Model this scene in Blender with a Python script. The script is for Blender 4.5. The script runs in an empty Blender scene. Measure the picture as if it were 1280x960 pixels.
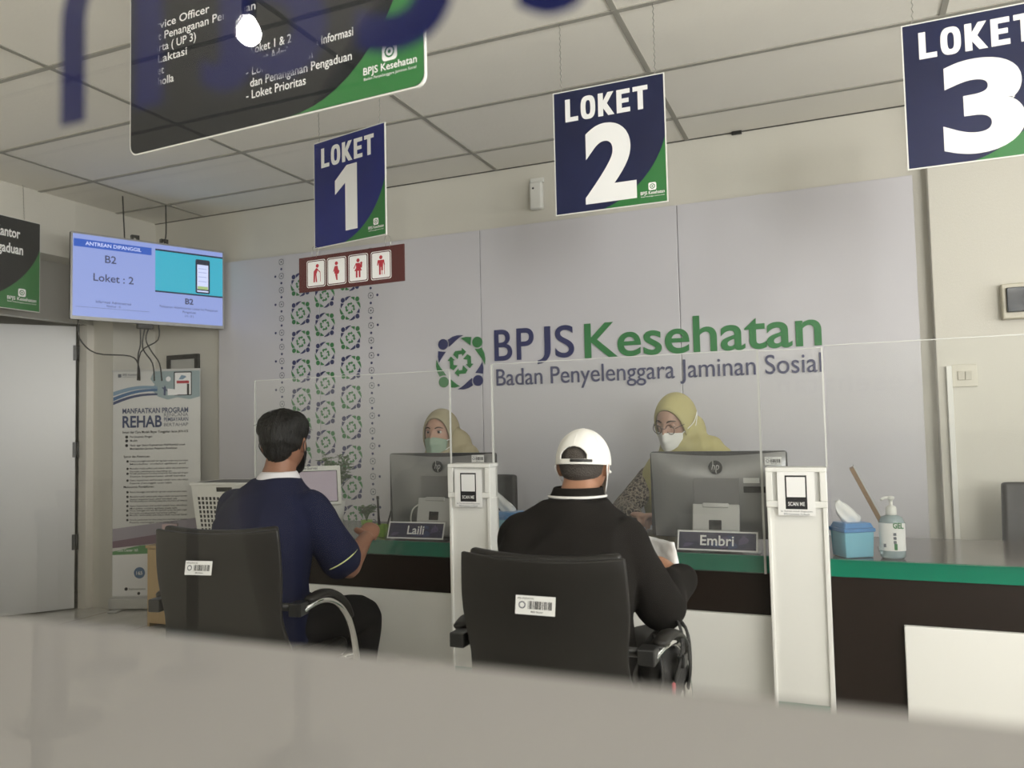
import bpy, bmesh, math, random
from mathutils import Vector, Matrix, Euler, noise
random.seed(7)
SC = bpy.context.scene
COL = SC.collection
R = math.radians
V = Vector

# ---------------------------------------------------------------- camera, world, lights, exposure
cd = bpy.data.cameras.new('camera'); cam = bpy.data.objects.new('camera', cd); COL.objects.link(cam); SC.camera = cam
YAW, PITCH, ROLL, FPX = 3.96042003e-01, 5.25905374e-02, -2.20423707e-02, 985.07
cy_, sy_, cp_, sp_ = math.cos(YAW), math.sin(YAW), math.cos(PITCH), math.sin(PITCH)
fw = V((-sy_*cp_, cy_*cp_, sp_)); rt = V((cy_, sy_, 0)); up = rt.cross(fw)
c_, s_ = math.cos(ROLL), math.sin(ROLL)
r2, u2 = c_*rt + s_*up, -s_*rt + c_*up
M = Matrix((r2, u2, -fw)).transposed().to_4x4(); M.translation = V((0, 0, 1.24))
cam.matrix_world = M
cd.sensor_width = 36; cd.lens = FPX/1280*36; cd.clip_start = .02
cd.dof.use_dof = True; cd.dof.focus_distance = 3.4; cd.dof.aperture_fstop = cd.lens/7.6

w = bpy.data.worlds.new('world'); SC.world = w; w.use_nodes = True
bg = w.node_tree.nodes['Background']; bg.inputs[0].default_value = (.92, .94, 1, 1); bg.inputs[1].default_value = 2.2
SC.view_settings.view_transform = 'Standard'; SC.view_settings.look = 'None'
SC.view_settings.exposure = 0.16; SC.view_settings.gamma = 1.0; SC.view_settings.use_curve_mapping = False
SC.cycles.transparent_max_bounces = 24; SC.cycles.max_bounces = 10; SC.cycles.sample_clamp_indirect = 4; SC.cycles.sample_clamp_direct = 150
SC.cycles.use_denoising = True; SC.cycles.caustics_reflective = False; SC.cycles.caustics_refractive = False

def area(name, loc, target, sx, sy, power, col=(1, 1, 1)):
    l = bpy.data.lights.new(name, 'AREA'); l.shape = 'RECTANGLE'; l.size = sx; l.size_y = sy; l.energy = power; l.color = col
    o = bpy.data.objects.new(name, l); COL.objects.link(o); o.location = loc
    o.rotation_euler = (V(target)-V(loc)).to_track_quat('-Z', 'Y').to_euler(); return o
# daylight entering by the windows of the right-hand wall and the street front behind the camera, plus an added ceiling fill
area('daylight_side_window', (3.62, 1.9, 1.65), (0, 1.6, 2.3), 2.9, 1.8, 30, (1, .962, .94))
area('daylight_side_window_near', (3.62, -1.5, 1.65), (0, -.4, 2.7), 2.5, 1.8, 215, (1, .962, .94))
area('added_ceiling_fill', (3.15, 1.0, 1.65), (1.5, 1.3, 2.85), 2.4, .5, 42, (1, .955, .90))  # added fill lamp inside the room, brightens the ceiling at the right
area('daylight_front_window', (2.5, -3.32, 1.65), (.6, 2.0, 2.1), 1.1, 1.6, 140, (1, .962, .94))

# ---------------------------------------------------------------- materials
MATS = {}
def nt(m): return m.node_tree.nodes, m.node_tree.links
def mat(name, col, rough=.5, metal=0, spec=.5, noise_amt=0, noise_scale=20, bump=0, bump_scale=200, coat=0, emit=0, trans=0, stretch=None):
    if name in MATS: return MATS[name]
    m = bpy.data.materials.new(name); m.use_nodes = True; N, L = nt(m); b = N['Principled BSDF']
    c = (*col, 1)
    b.inputs['Base Color'].default_value = c; b.inputs['Roughness'].default_value = rough; b.inputs['Metallic'].default_value = metal
    b.inputs['Specular IOR Level'].default_value = spec; b.inputs['Coat Weight'].default_value = coat; b.inputs['Coat Roughness'].default_value = .05
    if trans: b.inputs['Transmission Weight'].default_value = trans
    if emit:
        b.inputs['Emission Color'].default_value = c; b.inputs['Emission Strength'].default_value = emit
    if noise_amt or bump:
        tc = N.new('ShaderNodeTexCoord'); src = tc.outputs['Object']
        if stretch:
            mp = N.new('ShaderNodeMapping'); mp.inputs['Scale'].default_value = stretch; L.new(src, mp.inputs[0]); src = mp.outputs[0]
        if noise_amt:
            n = N.new('ShaderNodeTexNoise'); n.inputs['Scale'].default_value = noise_scale; n.inputs['Detail'].default_value = 4
            L.new(src, n.inputs['Vector'])
            mx = N.new('ShaderNodeMix'); mx.data_type = 'RGBA'
            mx.inputs[6].default_value = tuple(x*(1-noise_amt) for x in col)+(1,); mx.inputs[7].default_value = tuple(min(1, x*(1+noise_amt)) for x in col)+(1,)
            L.new(n.outputs['Fac'], mx.inputs[0]); L.new(mx.outputs[2], b.inputs['Base Color'])
        if bump:
            n2 = N.new('ShaderNodeTexNoise'); n2.inputs['Scale'].default_value = bump_scale; n2.inputs['Detail'].default_value = 3
            L.new(src, n2.inputs['Vector'])
            bp = N.new('ShaderNodeBump'); bp.inputs['Strength'].default_value = bump; bp.inputs['Distance'].default_value = .01
            L.new(n2.outputs['Fac'], bp.inputs['Height']); L.new(bp.outputs[0], b.inputs['Normal'])
    MATS[name] = m; return m
def emis(name, col, strength):
    if name in MATS: return MATS[name]
    m = bpy.data.materials.new(name); m.use_nodes = True; N, L = nt(m); b = N['Principled BSDF']
    b.inputs['Base Color'].default_value = (.01, .01, .01, 1); b.inputs['Roughness'].default_value = .25
    b.inputs['Emission Color'].default_value = (*col, 1); b.inputs['Emission Strength'].default_value = strength
    MATS[name] = m; return m
def clear(name, tint, haze, gloss, hazecol=(.8, .8, .8)):
    m = bpy.data.materials.new(name); m.use_nodes = True; N, L = nt(m); N.clear()
    out = N.new('ShaderNodeOutputMaterial'); t = N.new('ShaderNodeBsdfTransparent'); t.inputs[0].default_value = (*tint, 1)
    d = N.new('ShaderNodeBsdfDiffuse'); d.inputs[0].default_value = (*hazecol, 1)
    g = N.new('ShaderNodeBsdfGlossy'); g.inputs['Roughness'].default_value = .01
    f = N.new('ShaderNodeFresnel'); f.inputs[0].default_value = 1.49
    mu = N.new('ShaderNodeMath'); mu.operation = 'MULTIPLY'; mu.inputs[1].default_value = gloss
    a = N.new('ShaderNodeMixShader'); a.inputs[0].default_value = haze; b = N.new('ShaderNodeMixShader')
    L.new(t.outputs[0], a.inputs[1]); L.new(d.outputs[0], a.inputs[2]); L.new(f.outputs[0], mu.inputs[0]); L.new(mu.outputs[0], b.inputs[0])
    L.new(a.outputs[0], b.inputs[1]); L.new(g.outputs[0], b.inputs[2]); L.new(b.outputs[0], out.inputs[0]); MATS[name] = m; return m

WALL = mat('wall_paint', (.655, .635, .57), .7, noise_amt=.03, noise_scale=3, bump=.08, bump_scale=90)
WHITE = mat('white_laminate', (.80, .80, .77), .35)
PANEL = mat('lavender_cladding', (.60, .59, .625), .28, noise_amt=.02, noise_scale=2)
CEIL = mat('ceiling_board', (.88, .855, .79), .85, noise_amt=.03, noise_scale=6, bump=.1, bump_scale=60)
TBAR = mat('ceiling_bar', (.36, .35, .31), .8)
DOORM = mat('door_white', (.70, .70, .70), .3, noise_amt=.02, noise_scale=3)
FRAMEW = mat('frame_cream', (.72, .69, .63), .45)
GREEN = mat('green_edge', (.004, .17, .10), .25)
BROWN = mat('dark_wenge', (.014, .0085, .006), .45, spec=.25, noise_amt=.3, noise_scale=9, stretch=(1, 1, 14))
TOP = mat('worktop_brown', (.075, .06, .055), .16, noise_amt=.15, noise_scale=6, stretch=(2, 20, 2))
KICKG = mat('green_base', (.05, .21, .15), .35)
NAVY = mat('sign_navy', (.016, .020, .060), .25, spec=.3, noise_amt=.45, noise_scale=4)
NAVYB = mat('sign_navy_blue', (.018, .026, .16), .25, spec=.3, noise_amt=.4, noise_scale=5)
CHAR = mat('sign_charcoal', (.011, .013, .017), .18, spec=.15)
SGREEN = mat('sign_green', (.030, .17, .045), .25)
PRINTW = mat('print_white', (.86, .86, .86), .5)
INKN = mat('ink_navy', (.040, .045, .13), .4)
INKG = mat('ink_green', (.05, .21, .075), .4)
INKK = mat('ink_black', (.012, .012, .015), .5)
INKGREY = mat('ink_grey', (.16, .17, .20), .6)
INKB = mat('ink_blue', (.05, .17, .36), .5)
INKSKY = mat('ink_sky', (.30, .45, .52), .5)
MAROON = mat('icon_maroon', (.085, .017, .018), .35)
INKRED = mat('ink_red', (.45, .03, .05), .5)
STEEL = mat('wire_steel', (.42, .41, .38), .35, metal=1)
CHROME = mat('chrome', (.85, .85, .84), .08, metal=1)
BLACKP = mat('black_plastic', (.018, .018, .018), .35)
LEATHER = mat('black_leather', (.017, .0155, .014), .40, spec=.35, bump=.03, bump_scale=260)
SILVER = mat('silver_plastic', (.30, .30, .305), .32, metal=.55)
SILVERL = mat('light_silver', (.56, .56, .55), .35, metal=.2)
BEZEL = mat('monitor_bezel', (.05, .05, .052), .3)
WOOD = mat('light_wood', (.52, .38, .21), .45, noise_amt=.12, noise_scale=8, stretch=(8, 8, .8))
PWHITE = mat('white_plastic', (.78, .78, .74), .4)
PAPER = mat('paper_white', (.86, .86, .85), .8)
SKYBOX = mat('tissue_box_blue', (.22, .52, .66), .3)
SKYLID = mat('tissue_lid_blue', (.09, .26, .55), .3)
PLAST = mat('banner_vinyl', (.66, .66, .64), .5)
EDGE = mat('acrylic_edge', (.82, .83, .80), .2, trans=.3)
SKIN = mat('skin_tan', (.34, .17, .10), .5, noise_amt=.06, noise_scale=40)
SKINB = mat('skin_brown', (.24, .115, .07), .5, noise_amt=.06, noise_scale=40)
SKINL = mat('skin_light', (.42, .25, .18), .5, noise_amt=.05, noise_scale=40)
HAIR = mat('hair_black', (.006, .0055, .005), .5, spec=.3, bump=.5, bump_scale=120, stretch=(3, 3, .4))
HAIRG = mat('hair_greying', (.060, .050, .042), .7, bump=.6, bump_scale=300)
SHIRT = mat('navy_cotton', (.011, .013, .036), .9, spec=.2, bump=0, bump_scale=350)
JACKET = mat('black_cotton', (.010, .0085, .0075), .9, spec=.2, bump=0, bump_scale=300)
TROUS = mat('black_trousers', (.011, .010, .010), .9, spec=.2)
GTROUS = mat('grey_trousers', (.055, .052, .048), .85)
HIJ1 = mat('headscarf_sand', (.35, .31, .205), .85, noise_amt=.06, noise_scale=14, bump=.1, bump_scale=300)
HIJ2 = mat('headscarf_olive', (.46, .415, .19), .85, noise_amt=.06, noise_scale=14, bump=.1, bump_scale=300)
MASKG = mat('mask_green', (.30, .39, .30), .85)
MASKW = mat('mask_white', (.80, .79, .74), .85)
CAPW = mat('cap_white', (.80, .785, .74), .9, bump=.08, bump_scale=500)
EYEW = mat('eye_white', (.6, .57, .53), .3)
LIME = mat('lime_green', (.23, .40, .05), .5)
LEAF = mat('leaf_green', (.05, .11, .03), .6, noise_amt=.3, noise_scale=30)
CLEARGEL = mat('sanitizer_gel', (.62, .78, .82), .12, trans=.55)
ACRY = clear('acrylic_sheet', (.975, .98, .975), .03, .55)
GLASS = clear('front_glass', (.985, .988, .985), .0, .07)
WGLASS = clear('window_glass', (.95, .97, .96), .0, .8)
BLUEF = mat('blue_vinyl', (.002, .004, .042), .7, spec=.1)

def batik():
    m = bpy.data.materials.new('batik_cloth'); m.use_nodes = True; N, L = nt(m); b = N['Principled BSDF']; b.inputs['Roughness'].default_value = .85
    tc = N.new('ShaderNodeTexCoord'); v = N.new('ShaderNodeTexVoronoi'); v.feature = 'DISTANCE_TO_EDGE'; v.inputs['Scale'].default_value = 55
    n = N.new('ShaderNodeTexNoise'); n.inputs['Scale'].default_value = 40; r = N.new('ShaderNodeValToRGB')
    r.color_ramp.elements[0].position = .02; r.color_ramp.elements[0].color = (.30, .25, .19, 1)
    r.color_ramp.elements[1].position = .16; r.color_ramp.elements[1].color = (.045, .035, .03, 1)
    mx = N.new('ShaderNodeVectorMath'); mx.operation = 'ADD'; L.new(tc.outputs['Object'], mx.inputs[0])
    sc = N.new('ShaderNodeVectorMath'); sc.operation = 'SCALE'; sc.inputs[3].default_value = .03; L.new(n.outputs['Color'], sc.inputs[0]); L.new(sc.outputs[0], mx.inputs[1])
    L.new(tc.outputs['Object'], n.inputs['Vector']); L.new(mx.outputs[0], v.inputs['Vector']); L.new(v.outputs['Distance'], r.inputs[0]); L.new(r.outputs[0], b.inputs['Base Color'])
    return m
BATIK = batik()
def tilefloor():
    m = bpy.data.materials.new('floor_tile'); m.use_nodes = True; N, L = nt(m); b = N['Principled BSDF']; b.inputs['Roughness'].default_value = .12
    tc = N.new('ShaderNodeTexCoord'); br = N.new('ShaderNodeTexBrick'); br.offset = 0; br.inputs['Scale'].default_value = 1
    br.inputs['Brick Width'].default_value = .6; br.inputs['Row Height'].default_value = .6; br.inputs['Mortar Size'].default_value = .004
    n = N.new('ShaderNodeTexNoise'); n.inputs['Scale'].default_value = 2.5; n.inputs['Detail'].default_value = 8; n.inputs['Distortion'].default_value = 1.5
    r = N.new('ShaderNodeValToRGB'); r.color_ramp.elements[0].color = (.62, .60, .55, 1); r.color_ramp.elements[0].position = .3
    r.color_ramp.elements[1].color = (.78, .755, .70, 1); r.color_ramp.elements[1].position = .62
    L.new(tc.outputs['Object'], br.inputs['Vector']); L.new(tc.outputs['Object'], n.inputs['Vector']); L.new(n.outputs['Fac'], r.inputs[0])
    L.new(r.outputs[0], br.inputs['Color1']); L.new(r.outputs[0], br.inputs['Color2']); br.inputs['Mortar'].default_value = (.32, .28, .22, 1)
    L.new(br.outputs['Color'], b.inputs['Base Color']); return m
FLOOR = tilefloor()
def filmmat():
    m = bpy.data.materials.new('frosted_film'); m.use_nodes = True; N, L = nt(m); N.clear()
    out = N.new('ShaderNodeOutputMaterial'); t = N.new('ShaderNodeBsdfTransparent'); d = N.new('ShaderNodeBsdfDiffuse'); d.inputs[0].default_value = (.31, .30, .285, 1)
    tr = N.new('ShaderNodeBsdfTranslucent'); tr.inputs[0].default_value = (.53, .515, .49, 1)
    a = N.new('ShaderNodeMixShader'); a.inputs[0].default_value = .5; b = N.new('ShaderNodeMixShader'); b.inputs[0].default_value = .97
    L.new(d.outputs[0], a.inputs[1]); L.new(tr.outputs[0], a.inputs[2]); L.new(t.outputs[0], b.inputs[1]); L.new(a.outputs[0], b.inputs[2])
    g = N.new('ShaderNodeBsdfGlossy'); g.inputs['Roughness'].default_value = .008; f = N.new('ShaderNodeFresnel'); f.inputs[0].default_value = 1.45; c = N.new('ShaderNodeMixShader')
    mu = N.new('ShaderNodeMath'); mu.operation = 'MULTIPLY'; mu.inputs[1].default_value = 1.8; L.new(f.outputs[0], mu.inputs[0]); L.new(mu.outputs[0], c.inputs[0])
    L.new(b.outputs[0], c.inputs[1]); L.new(g.outputs[0], c.inputs[2]); L.new(c.outputs[0], out.inputs[0])
    return m
FILM = filmmat()

# ---------------------------------------------------------------- mesh helpers
def BM(): return bmesh.new()
def box(bm, x0, x1, y0, y1, z0, z1, mi=0, mx=None):
    vs = [bm.verts.new((x, y, z)) for z in (z0, z1) for y in (y0, y1) for x in (x0, x1)]
    if mx:
        for v in vs: v.co = mx @ v.co
    for f in ((0, 2, 3, 1), (4, 5, 7, 6), (0, 1, 5, 4), (2, 6, 7, 3), (0, 4, 6, 2), (1, 3, 7, 5)):
        bm.faces.new([vs[i] for i in f]).material_index = mi
    return vs
def poly(bm, pts, mi=0, depth=0, y=0):
    """polygon in the local XZ plane facing -Y; depth > 0 gives it thickness towards +Y"""
    vs = [bm.verts.new((p[0], y, p[1])) for p in pts]
    f = bm.faces.new(vs); f.material_index = mi; f.normal_update()
    if f.normal.y > 0: f.normal_flip()
    if depth:
        r = bmesh.ops.extrude_face_region(bm, geom=[f]); nv = [g for g in r['geom'] if isinstance(g, bmesh.types.BMVert)]
        for v in nv: v.co.y += depth
        bmesh.ops.recalc_face_normals(bm, faces=bm.faces[:])
    return f
def circ(cx, cz, r, n=20, a0=0, a1=360):
    full = abs(a1-a0) >= 360
    return [(cx+r*math.cos(R(a0+(a1-a0)*i/(n if full else n-1))), cz+r*math.sin(R(a0+(a1-a0)*i/(n if full else n-1)))) for i in range(n)]
def rrect(x0, x1, z0, z1, r, n=5):
    p = []
    for cx, cz, a in ((x1-r, z1-r, 0), (x0+r, z1-r, 90), (x0+r, z0+r, 180), (x1-r, z0+r, 270)):
        p += [(cx+r*math.cos(R(a+90*i/n)), cz+r*math.sin(R(a+90*i/n))) for i in range(n+1)]
    return p
def frames(P):
    T = []
    for i in range(len(P)):
        a = P[max(0, i-1)]; b = P[min(len(P)-1, i+1)]; T.append((b-a).normalized())
    n = T[0].orthogonal().normalized(); out = []
    for i, t in enumerate(T):
        n = (n - t*n.dot(t))
        n = n.normalized() if n.length > 1e-6 else t.orthogonal().normalized()
        out.append((t, n, t.cross(n)))
    return out
def crom(pts, rad, sub):
    P = [V(p) for p in pts]; o = []; q = []
    for i in range(len(P)-1):
        p0, p1, p2, p3 = P[max(0, i-1)], P[i], P[i+1], P[min(len(P)-1, i+2)]
        for k in range(sub):
            t = k/sub
            o.append(.5*((2*p1)+(p2-p0)*t+(2*p0-5*p1+4*p2-p3)*t*t+(3*p1-p0-3*p2+p3)*t**3)); q.append(rad[i]+(rad[i+1]-rad[i])*t)
    o.append(P[-1]); q.append(rad[-1]); return o, q
def tube(bm, pts, rad, n=10, sub=4, mi=0, flat=None, round_ends=False):
    """tube along pts; rad a number or one per point; flat=(normal, ratio) squashes it along normal"""
    if not isinstance(rad, (list, tuple)): rad = [rad]*len(pts)
    P, Q = crom(pts, list(rad), sub) if sub > 1 else ([V(p) for p in pts], list(rad))
    if round_ends:
        d0 = (P[0]-P[1]).normalized(); d1 = (P[-1]-P[-2]).normalized(); a, b, ra, rb = P[0], P[-1], Q[0], Q[-1]
        P = [a+d0*ra*.95, a+d0*ra*.75, a+d0*ra*.4]+P+[b+d1*rb*.4, b+d1*rb*.75, b+d1*rb*.95]
        Q = [ra*.25, ra*.66, ra*.92]+Q+[rb*.92, rb*.66, rb*.25]
    F = frames(P); rings = []
    for p, r, (t, a, b) in zip(P, Q, F):
        ring = []
        for k in range(n):
            an = 2*math.pi*k/n; o = a*math.cos(an)*r+b*math.sin(an)*r
            if flat:
                nn = V(flat[0]).normalized(); o = o-nn*o.dot(nn)*(1-flat[1])
            ring.append(bm.verts.new(p+o))
        rings.append(ring)
    for i in range(len(rings)-1):
        for k in range(n):
            f = bm.faces.new((rings[i][k], rings[i][(k+1) % n], rings[i+1][(k+1) % n], rings[i+1][k])); f.material_index = mi; f.smooth = True
    f = bm.faces.new(rings[0][::-1]); f.material_index = mi
    f = bm.faces.new(rings[-1]); f.material_index = mi
def ringloft(bm, rings, mi=0, cap=True, closed=True, smooth=True):
    rs = [[bm.verts.new(p) for p in r] for r in rings]; n = len(rs[0])
    for i in range(len(rs)-1):
        for k in range(n if closed else n-1):
            f = bm.faces.new((rs[i][k], rs[i][(k+1) % n], rs[i+1][(k+1) % n], rs[i+1][k])); f.material_index = mi; f.smooth = smooth
    if cap:
        for f in (bm.faces.new(rs[0][::-1]), bm.faces.new(rs[-1])): f.material_index = mi
    return rs
def lathe(bm, prof, n=24, cx=0, cy=0, mi=0, cap=True):
    ringloft(bm, [[(cx+r*math.cos(2*math.pi*k/n), cy+r*math.sin(2*math.pi*k/n), z) for k in range(n)] for r, z in prof], mi, cap)
def ellip(bm, c, r, mx=None, u=24, v=16, mi=0):
    rings = []
    for i in range(1, v):
        th = math.pi*i/v
        rings.append([V((r[0]*math.sin(th)*math.cos(2*math.pi*k/u), r[1]*math.sin(th)*math.sin(2*math.pi*k/u), -r[2]*math.cos(th))) for k in range(u)])
    rings = [[(mx @ p if mx else p)+V(c) for p in q] for q in rings]
    ringloft(bm, rings, mi)
def tag(o, label=None, cat=None, group=None, kind=None):
    if label: o['label'] = label
    if cat: o['category'] = cat
    if group: o['group'] = group
    if kind: o['kind'] = kind
    return o
def mesh(name, bm, mats, bevel=0, fix=True, seg=2, smooth=False):
    if fix: bmesh.ops.recalc_face_normals(bm, faces=bm.faces[:])
    me = bpy.data.meshes.new(name); bm.to_mesh(me); bm.free()
    for m in (mats if isinstance(mats, (list, tuple)) else [mats]): me.materials.append(m)
    if smooth:
        for p in me.polygons: p.use_smooth = True
    return me
def obj(name, bm, mats, parent=None, bevel=0, fix=True, seg=2, smooth=False, loc=None, rotz=0):
    o = bpy.data.objects.new(name, mesh(name, bm, mats, fix=fix, smooth=smooth)); COL.objects.link(o)
    if parent: o.parent = parent
    if loc: o.location = loc
    if rotz: o.rotation_euler.z = rotz
    if bevel:
        b = o.modifiers.new('bevel', 'BEVEL'); b.width = bevel; b.segments = seg; b.limit_method = 'ANGLE'; b.angle_limit = R(40)
    return o
def thing(name, label, cat, loc=(0, 0, 0), rotz=0, group=None, kind=None):
    o = bpy.data.objects.new(name, None); COL.objects.link(o); o.location = loc; o.rotation_euler.z = rotz
    o.empty_display_size = .1
    return tag(o, label, cat, group, kind)
def struct(name, bm, m, parent=None, bevel=0, label=None):
    o = obj(name, bm, m, parent, bevel)
    if not parent: o['kind'] = 'structure'
    if label: o['label'] = label
    return o
def textmesh(bm, txt, size, x, z, mi=0, align='LEFT', bold=0, width=None, y=0, mirror=False, height=None, shear=0, depth=0, spacing=1):
    """adds lettering to bm in the local XZ plane, readable from -Y"""
    cu = bpy.data.curves.new('lettering', 'FONT'); cu.body = txt; cu.size = size; cu.offset = bold*size; cu.resolution_u = 3 if size < .1 else 8; cu.shear = shear
    cu.space_character = spacing
    if depth: cu.extrude = depth/2
    t = bpy.data.objects.new('lettering_curve', cu); COL.objects.link(t)
    dg = bpy.context.evaluated_depsgraph_get(); me = bpy.data.meshes.new_from_object(t.evaluated_get(dg))
    bpy.data.objects.remove(t); bpy.data.curves.remove(cu)
    if not me.vertices: return
    xs = [v.co.x for v in me.vertices]; ys = [v.co.y for v in me.vertices]; x0, x1 = min(xs), max(xs); y0, y1 = min(ys), max(ys)
    sx = width/(x1-x0) if width else 1; sz = height/(max(ys)-0) if height else 1
    wd = (x1-x0)*sx; ox = {'LEFT': 0, 'CENTER': -wd/2, 'RIGHT': -wd}[align]
    base = len(bm.verts); bm.verts.ensure_lookup_table()
    vs = []
    for v in me.vertices:
        X = (v.co.x-x0)*sx+ox
        if mirror: X = -X
        vs.append(bm.verts.new((x+X, y+v.co.z*-1, z+v.co.y*sz)))
    for p in me.polygons:
        try: f = bm.faces.new([vs[i] for i in p.vertices]); f.material_index = mi
        except ValueError: pass
    bpy.data.meshes.remove(me)
def printed(name, parent, mats, items, polys=(), y=0):
    """a printed layer: items = text kwargs tuples, polys = (points, material index)"""
    bm = BM()
    for i, (pts, mi) in enumerate(polys): poly(bm, pts, mi, 0, y-.0002*(i % 3))
    for it in items: textmesh(bm, y=y-.0008, **it)
    for f in bm.faces:
        f.normal_update()
        if f.normal.y > 0: f.normal_flip()
    return obj(name, bm, mats, parent, fix=False)
def T(txt, size, x, z, mi=0, **k): return dict(txt=txt, size=size, x=x, z=z, mi=mi, **k)

def emblem(cx, cz, s, navy=0, green=1, mono=None):
    """four round-headed figures chasing each other about four chasing arrows: list of (points, material)"""
    o = []; N_, G_ = (navy, green) if mono is None else (mono, mono)
    TL, TR_, BR_, BL = N_, G_, N_, G_
    for x, z, c in ((-.70, .70, TL), (.70, .70, TR_), (.70, -.70, BR_), (-.70, -.70, BL)): o.append((circ(cx+x*s, cz+z*s, .20*s, 16), c))
    LONG = [(-.49, .86), (-.30, .96), (-.10, 1.0), (.13, .985), (-.02, .92), (-.18, .81), (-.33, .69), (-.46, .60), (-.45, .74)]
    SHORT = [(.46, .90), (.25, .92), (.04, .88), (.18, .79), (.31, .69), (.42, .60), (.435, .75)]
    ARROW = [(-.28, .29), (-.20, .42), (.07, .43), (.08, .52), (.23, .38), (.09, .23), (.08, .30), (-.08, .29), (-.11, .12)]
    for k, (cl, cs) in enumerate(((TL, TR_), (TR_, BR_), (BR_, BL), (BL, TL))):
        ca, sa = math.cos(R(-90*k)), math.sin(R(-90*k))
        for pts, c in ((LONG, cl), (SHORT, cs), (ARROW, G_)): o.append(([(cx+s*(p*ca-q*sa), cz+s*(p*sa+q*ca)) for p, q in pts], c))
    return o

# ---------------------------------------------------------------- room shell
YB, XL, XR, YF, ZC = 4.5, -4.84, 3.4, -3.2, 2.855
bm = BM(); box(bm, -7.2, XR+.2, YF-.2, YB+.2, -.1, 0); struct('floor', bm, FLOOR)
bm = BM(); box(bm, -7.2, XR+.2, YF-.2, YB+.2, ZC, ZC+.1); struct('ceiling', bm, CEIL)
for i, x in enumerate((-4.35, -3.15, -1.955, -.76, .435, 1.63, 2.82)):
    bm = BM(); box(bm, x-.012, x+.012, YF, YB, ZC-.004, ZC+.01); struct('trim_%d' % (i+1), bm, TBAR)
for i in range(13):
    y = 4.145-.6*i
    bm = BM(); box(bm, XL, XR, y-.012, y+.012, ZC-.005, ZC+.01); struct('trim_%d' % (i+8), bm, TBAR)
bm = BM(); box(bm, XL, XR, YB-.006, YB, ZC-.006, ZC+.004); struct('trim_21', bm, mat('gap_dark', (.09, .085, .075), .8))
bm = BM(); box(bm, -7.2, XR+.2, YB, YB+.2, 0, ZC); struct('wall_back', bm, WALL)
bm = BM(); box(bm, .44, XR, YB-.09, YB, 0, ZC); struct('wall_back_right', bm, WALL, bevel=.004)
# left wall: lintel over the doorway, far jamb, near part
bm = BM(); box(bm, -5.08, XL, 2.9, 4.12, 2.45, ZC); box(bm, -5.08, XL, 4.12, YB, 0, ZC); box(bm, -5.08, XL, YF, 2.9, 0, ZC); struct('wall_left', bm, WALL)
bm = BM(); box(bm, -7.2, -7.1, YF, YB, 0, ZC); struct('wall_left_outer', bm, WALL)
bm = BM(); box(bm, -7.1, -5.08, 2.0, 2.1, 0, ZC); struct('wall_corridor', bm, WALL)
bm = BM(); box(bm, XR, XR+.15, YF, -2.8, 0, ZC); box(bm, XR, XR+.15, -.2, .4, 0, ZC); box(bm, XR, XR+.15, 3.4, YB, 0, ZC)
for a, b in ((-2.8, -.2), (.4, 3.4)): box(bm, XR, XR+.15, a, b, 0, .8); box(bm, XR, XR+.15, a, b, 2.7, ZC)
struct('wall_right', bm, WALL)
bm = BM(); box(bm, -7.2, 1.95, YF-.15, YF, 0, ZC); box(bm, 3.1, XR+.15, YF-.15, YF, 0, ZC); box(bm, 1.95, 3.1, YF-.15, YF, 0, .9); box(bm, 1.95, 3.1, YF-.15, YF, 2.6, ZC); struct('wall_front', bm, WALL)
ALU = mat('aluminium_frame', (.45, .45, .44), .35, metal=.6)
def window(n, horiz, a0, a1, z0, z1, pos, k):
    t = thing('window_%d' % n, None, None, kind='structure'); f = BM(); g = BM()
    def bx(b, u0, u1, v0, v1, w0, w1):
        if horiz: box(b, u0, u1, v0, v1, w0, w1)
        else: box(b, v0, v1, u0, u1, w0, w1)
    for u in (a0, a1-.05): bx(f, u, u+.05, pos-.03, pos+.03, z0, z1)
    for i in range(1, k): u = a0+(a1-a0)*i/k-.025; bx(f, u, u+.05, pos-.03, pos+.03, z0+.05, z1-.05)
    for z in (z0, z1-.05): bx(f, a0+.05, a1-.05, pos-.03, pos+.03, z, z+.05)
    bx(g, a0+.05, a1-.05, pos-.003, pos+.003, z0+.05, z1-.05)
    obj('window_frame', f, ALU, t); obj('window_pane', g, WGLASS, t)
window(1, False, .4, 3.4, .8, 2.7, XR+.08, 3)
window(2, False, -2.8, -.2, .8, 2.7, XR+.08, 3)
window(3, True, 1.95, 3.1, .9, 2.6, YF-.08, 2)

# doorway on the left: head, jambs and the leaf that stands ajar
bm = BM(); box(bm, -5.10, -5.04, 2.9, 4.12, 2.04, 2.45); struct('trim_22', bm, mat('transom_grey', (.40, .39, .36), .3))
bm = BM(); box(bm, -5.11, -5.03, 4.06, 4.12, 0, 2.04); struct('trim_23', bm, FRAMEW, bevel=.004)
bm = BM(); box(bm, -5.11, -5.03, 2.9, 2.96, 0, 2.04); struct('trim_24', bm, FRAMEW, bevel=.004)
hin = V((-5.115, 4.055, 0)); far = V((-5.405, 3.699, 0)); an = math.atan2(far.y-hin.y, far.x-hin.x)
t = thing('door_1', 'white door leaf standing ajar in the doorway of the left wall', None, hin, an, kind='structure'); del t['label']
bm = BM(); box(bm, .012, .90, -.02, .02, .008, 2.03); obj('door_leaf', bm, DOORM, t, bevel=.003)
for z in (.42, 1.08, 1.78):
    bm = BM(); tube(bm, [(0, .018, z), (0, .018, z+.11)], .011, 10, 1); box(bm, -.002, .03, .019, .024, z, z+.11); obj('hinge', bm, BLACKP, t)

# baseboard on the back wall left corner
bm = BM(); box(bm, XL, -3.6, YB-.012, YB, 0, .09); struct('baseboard_back', bm, WALL)

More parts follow.
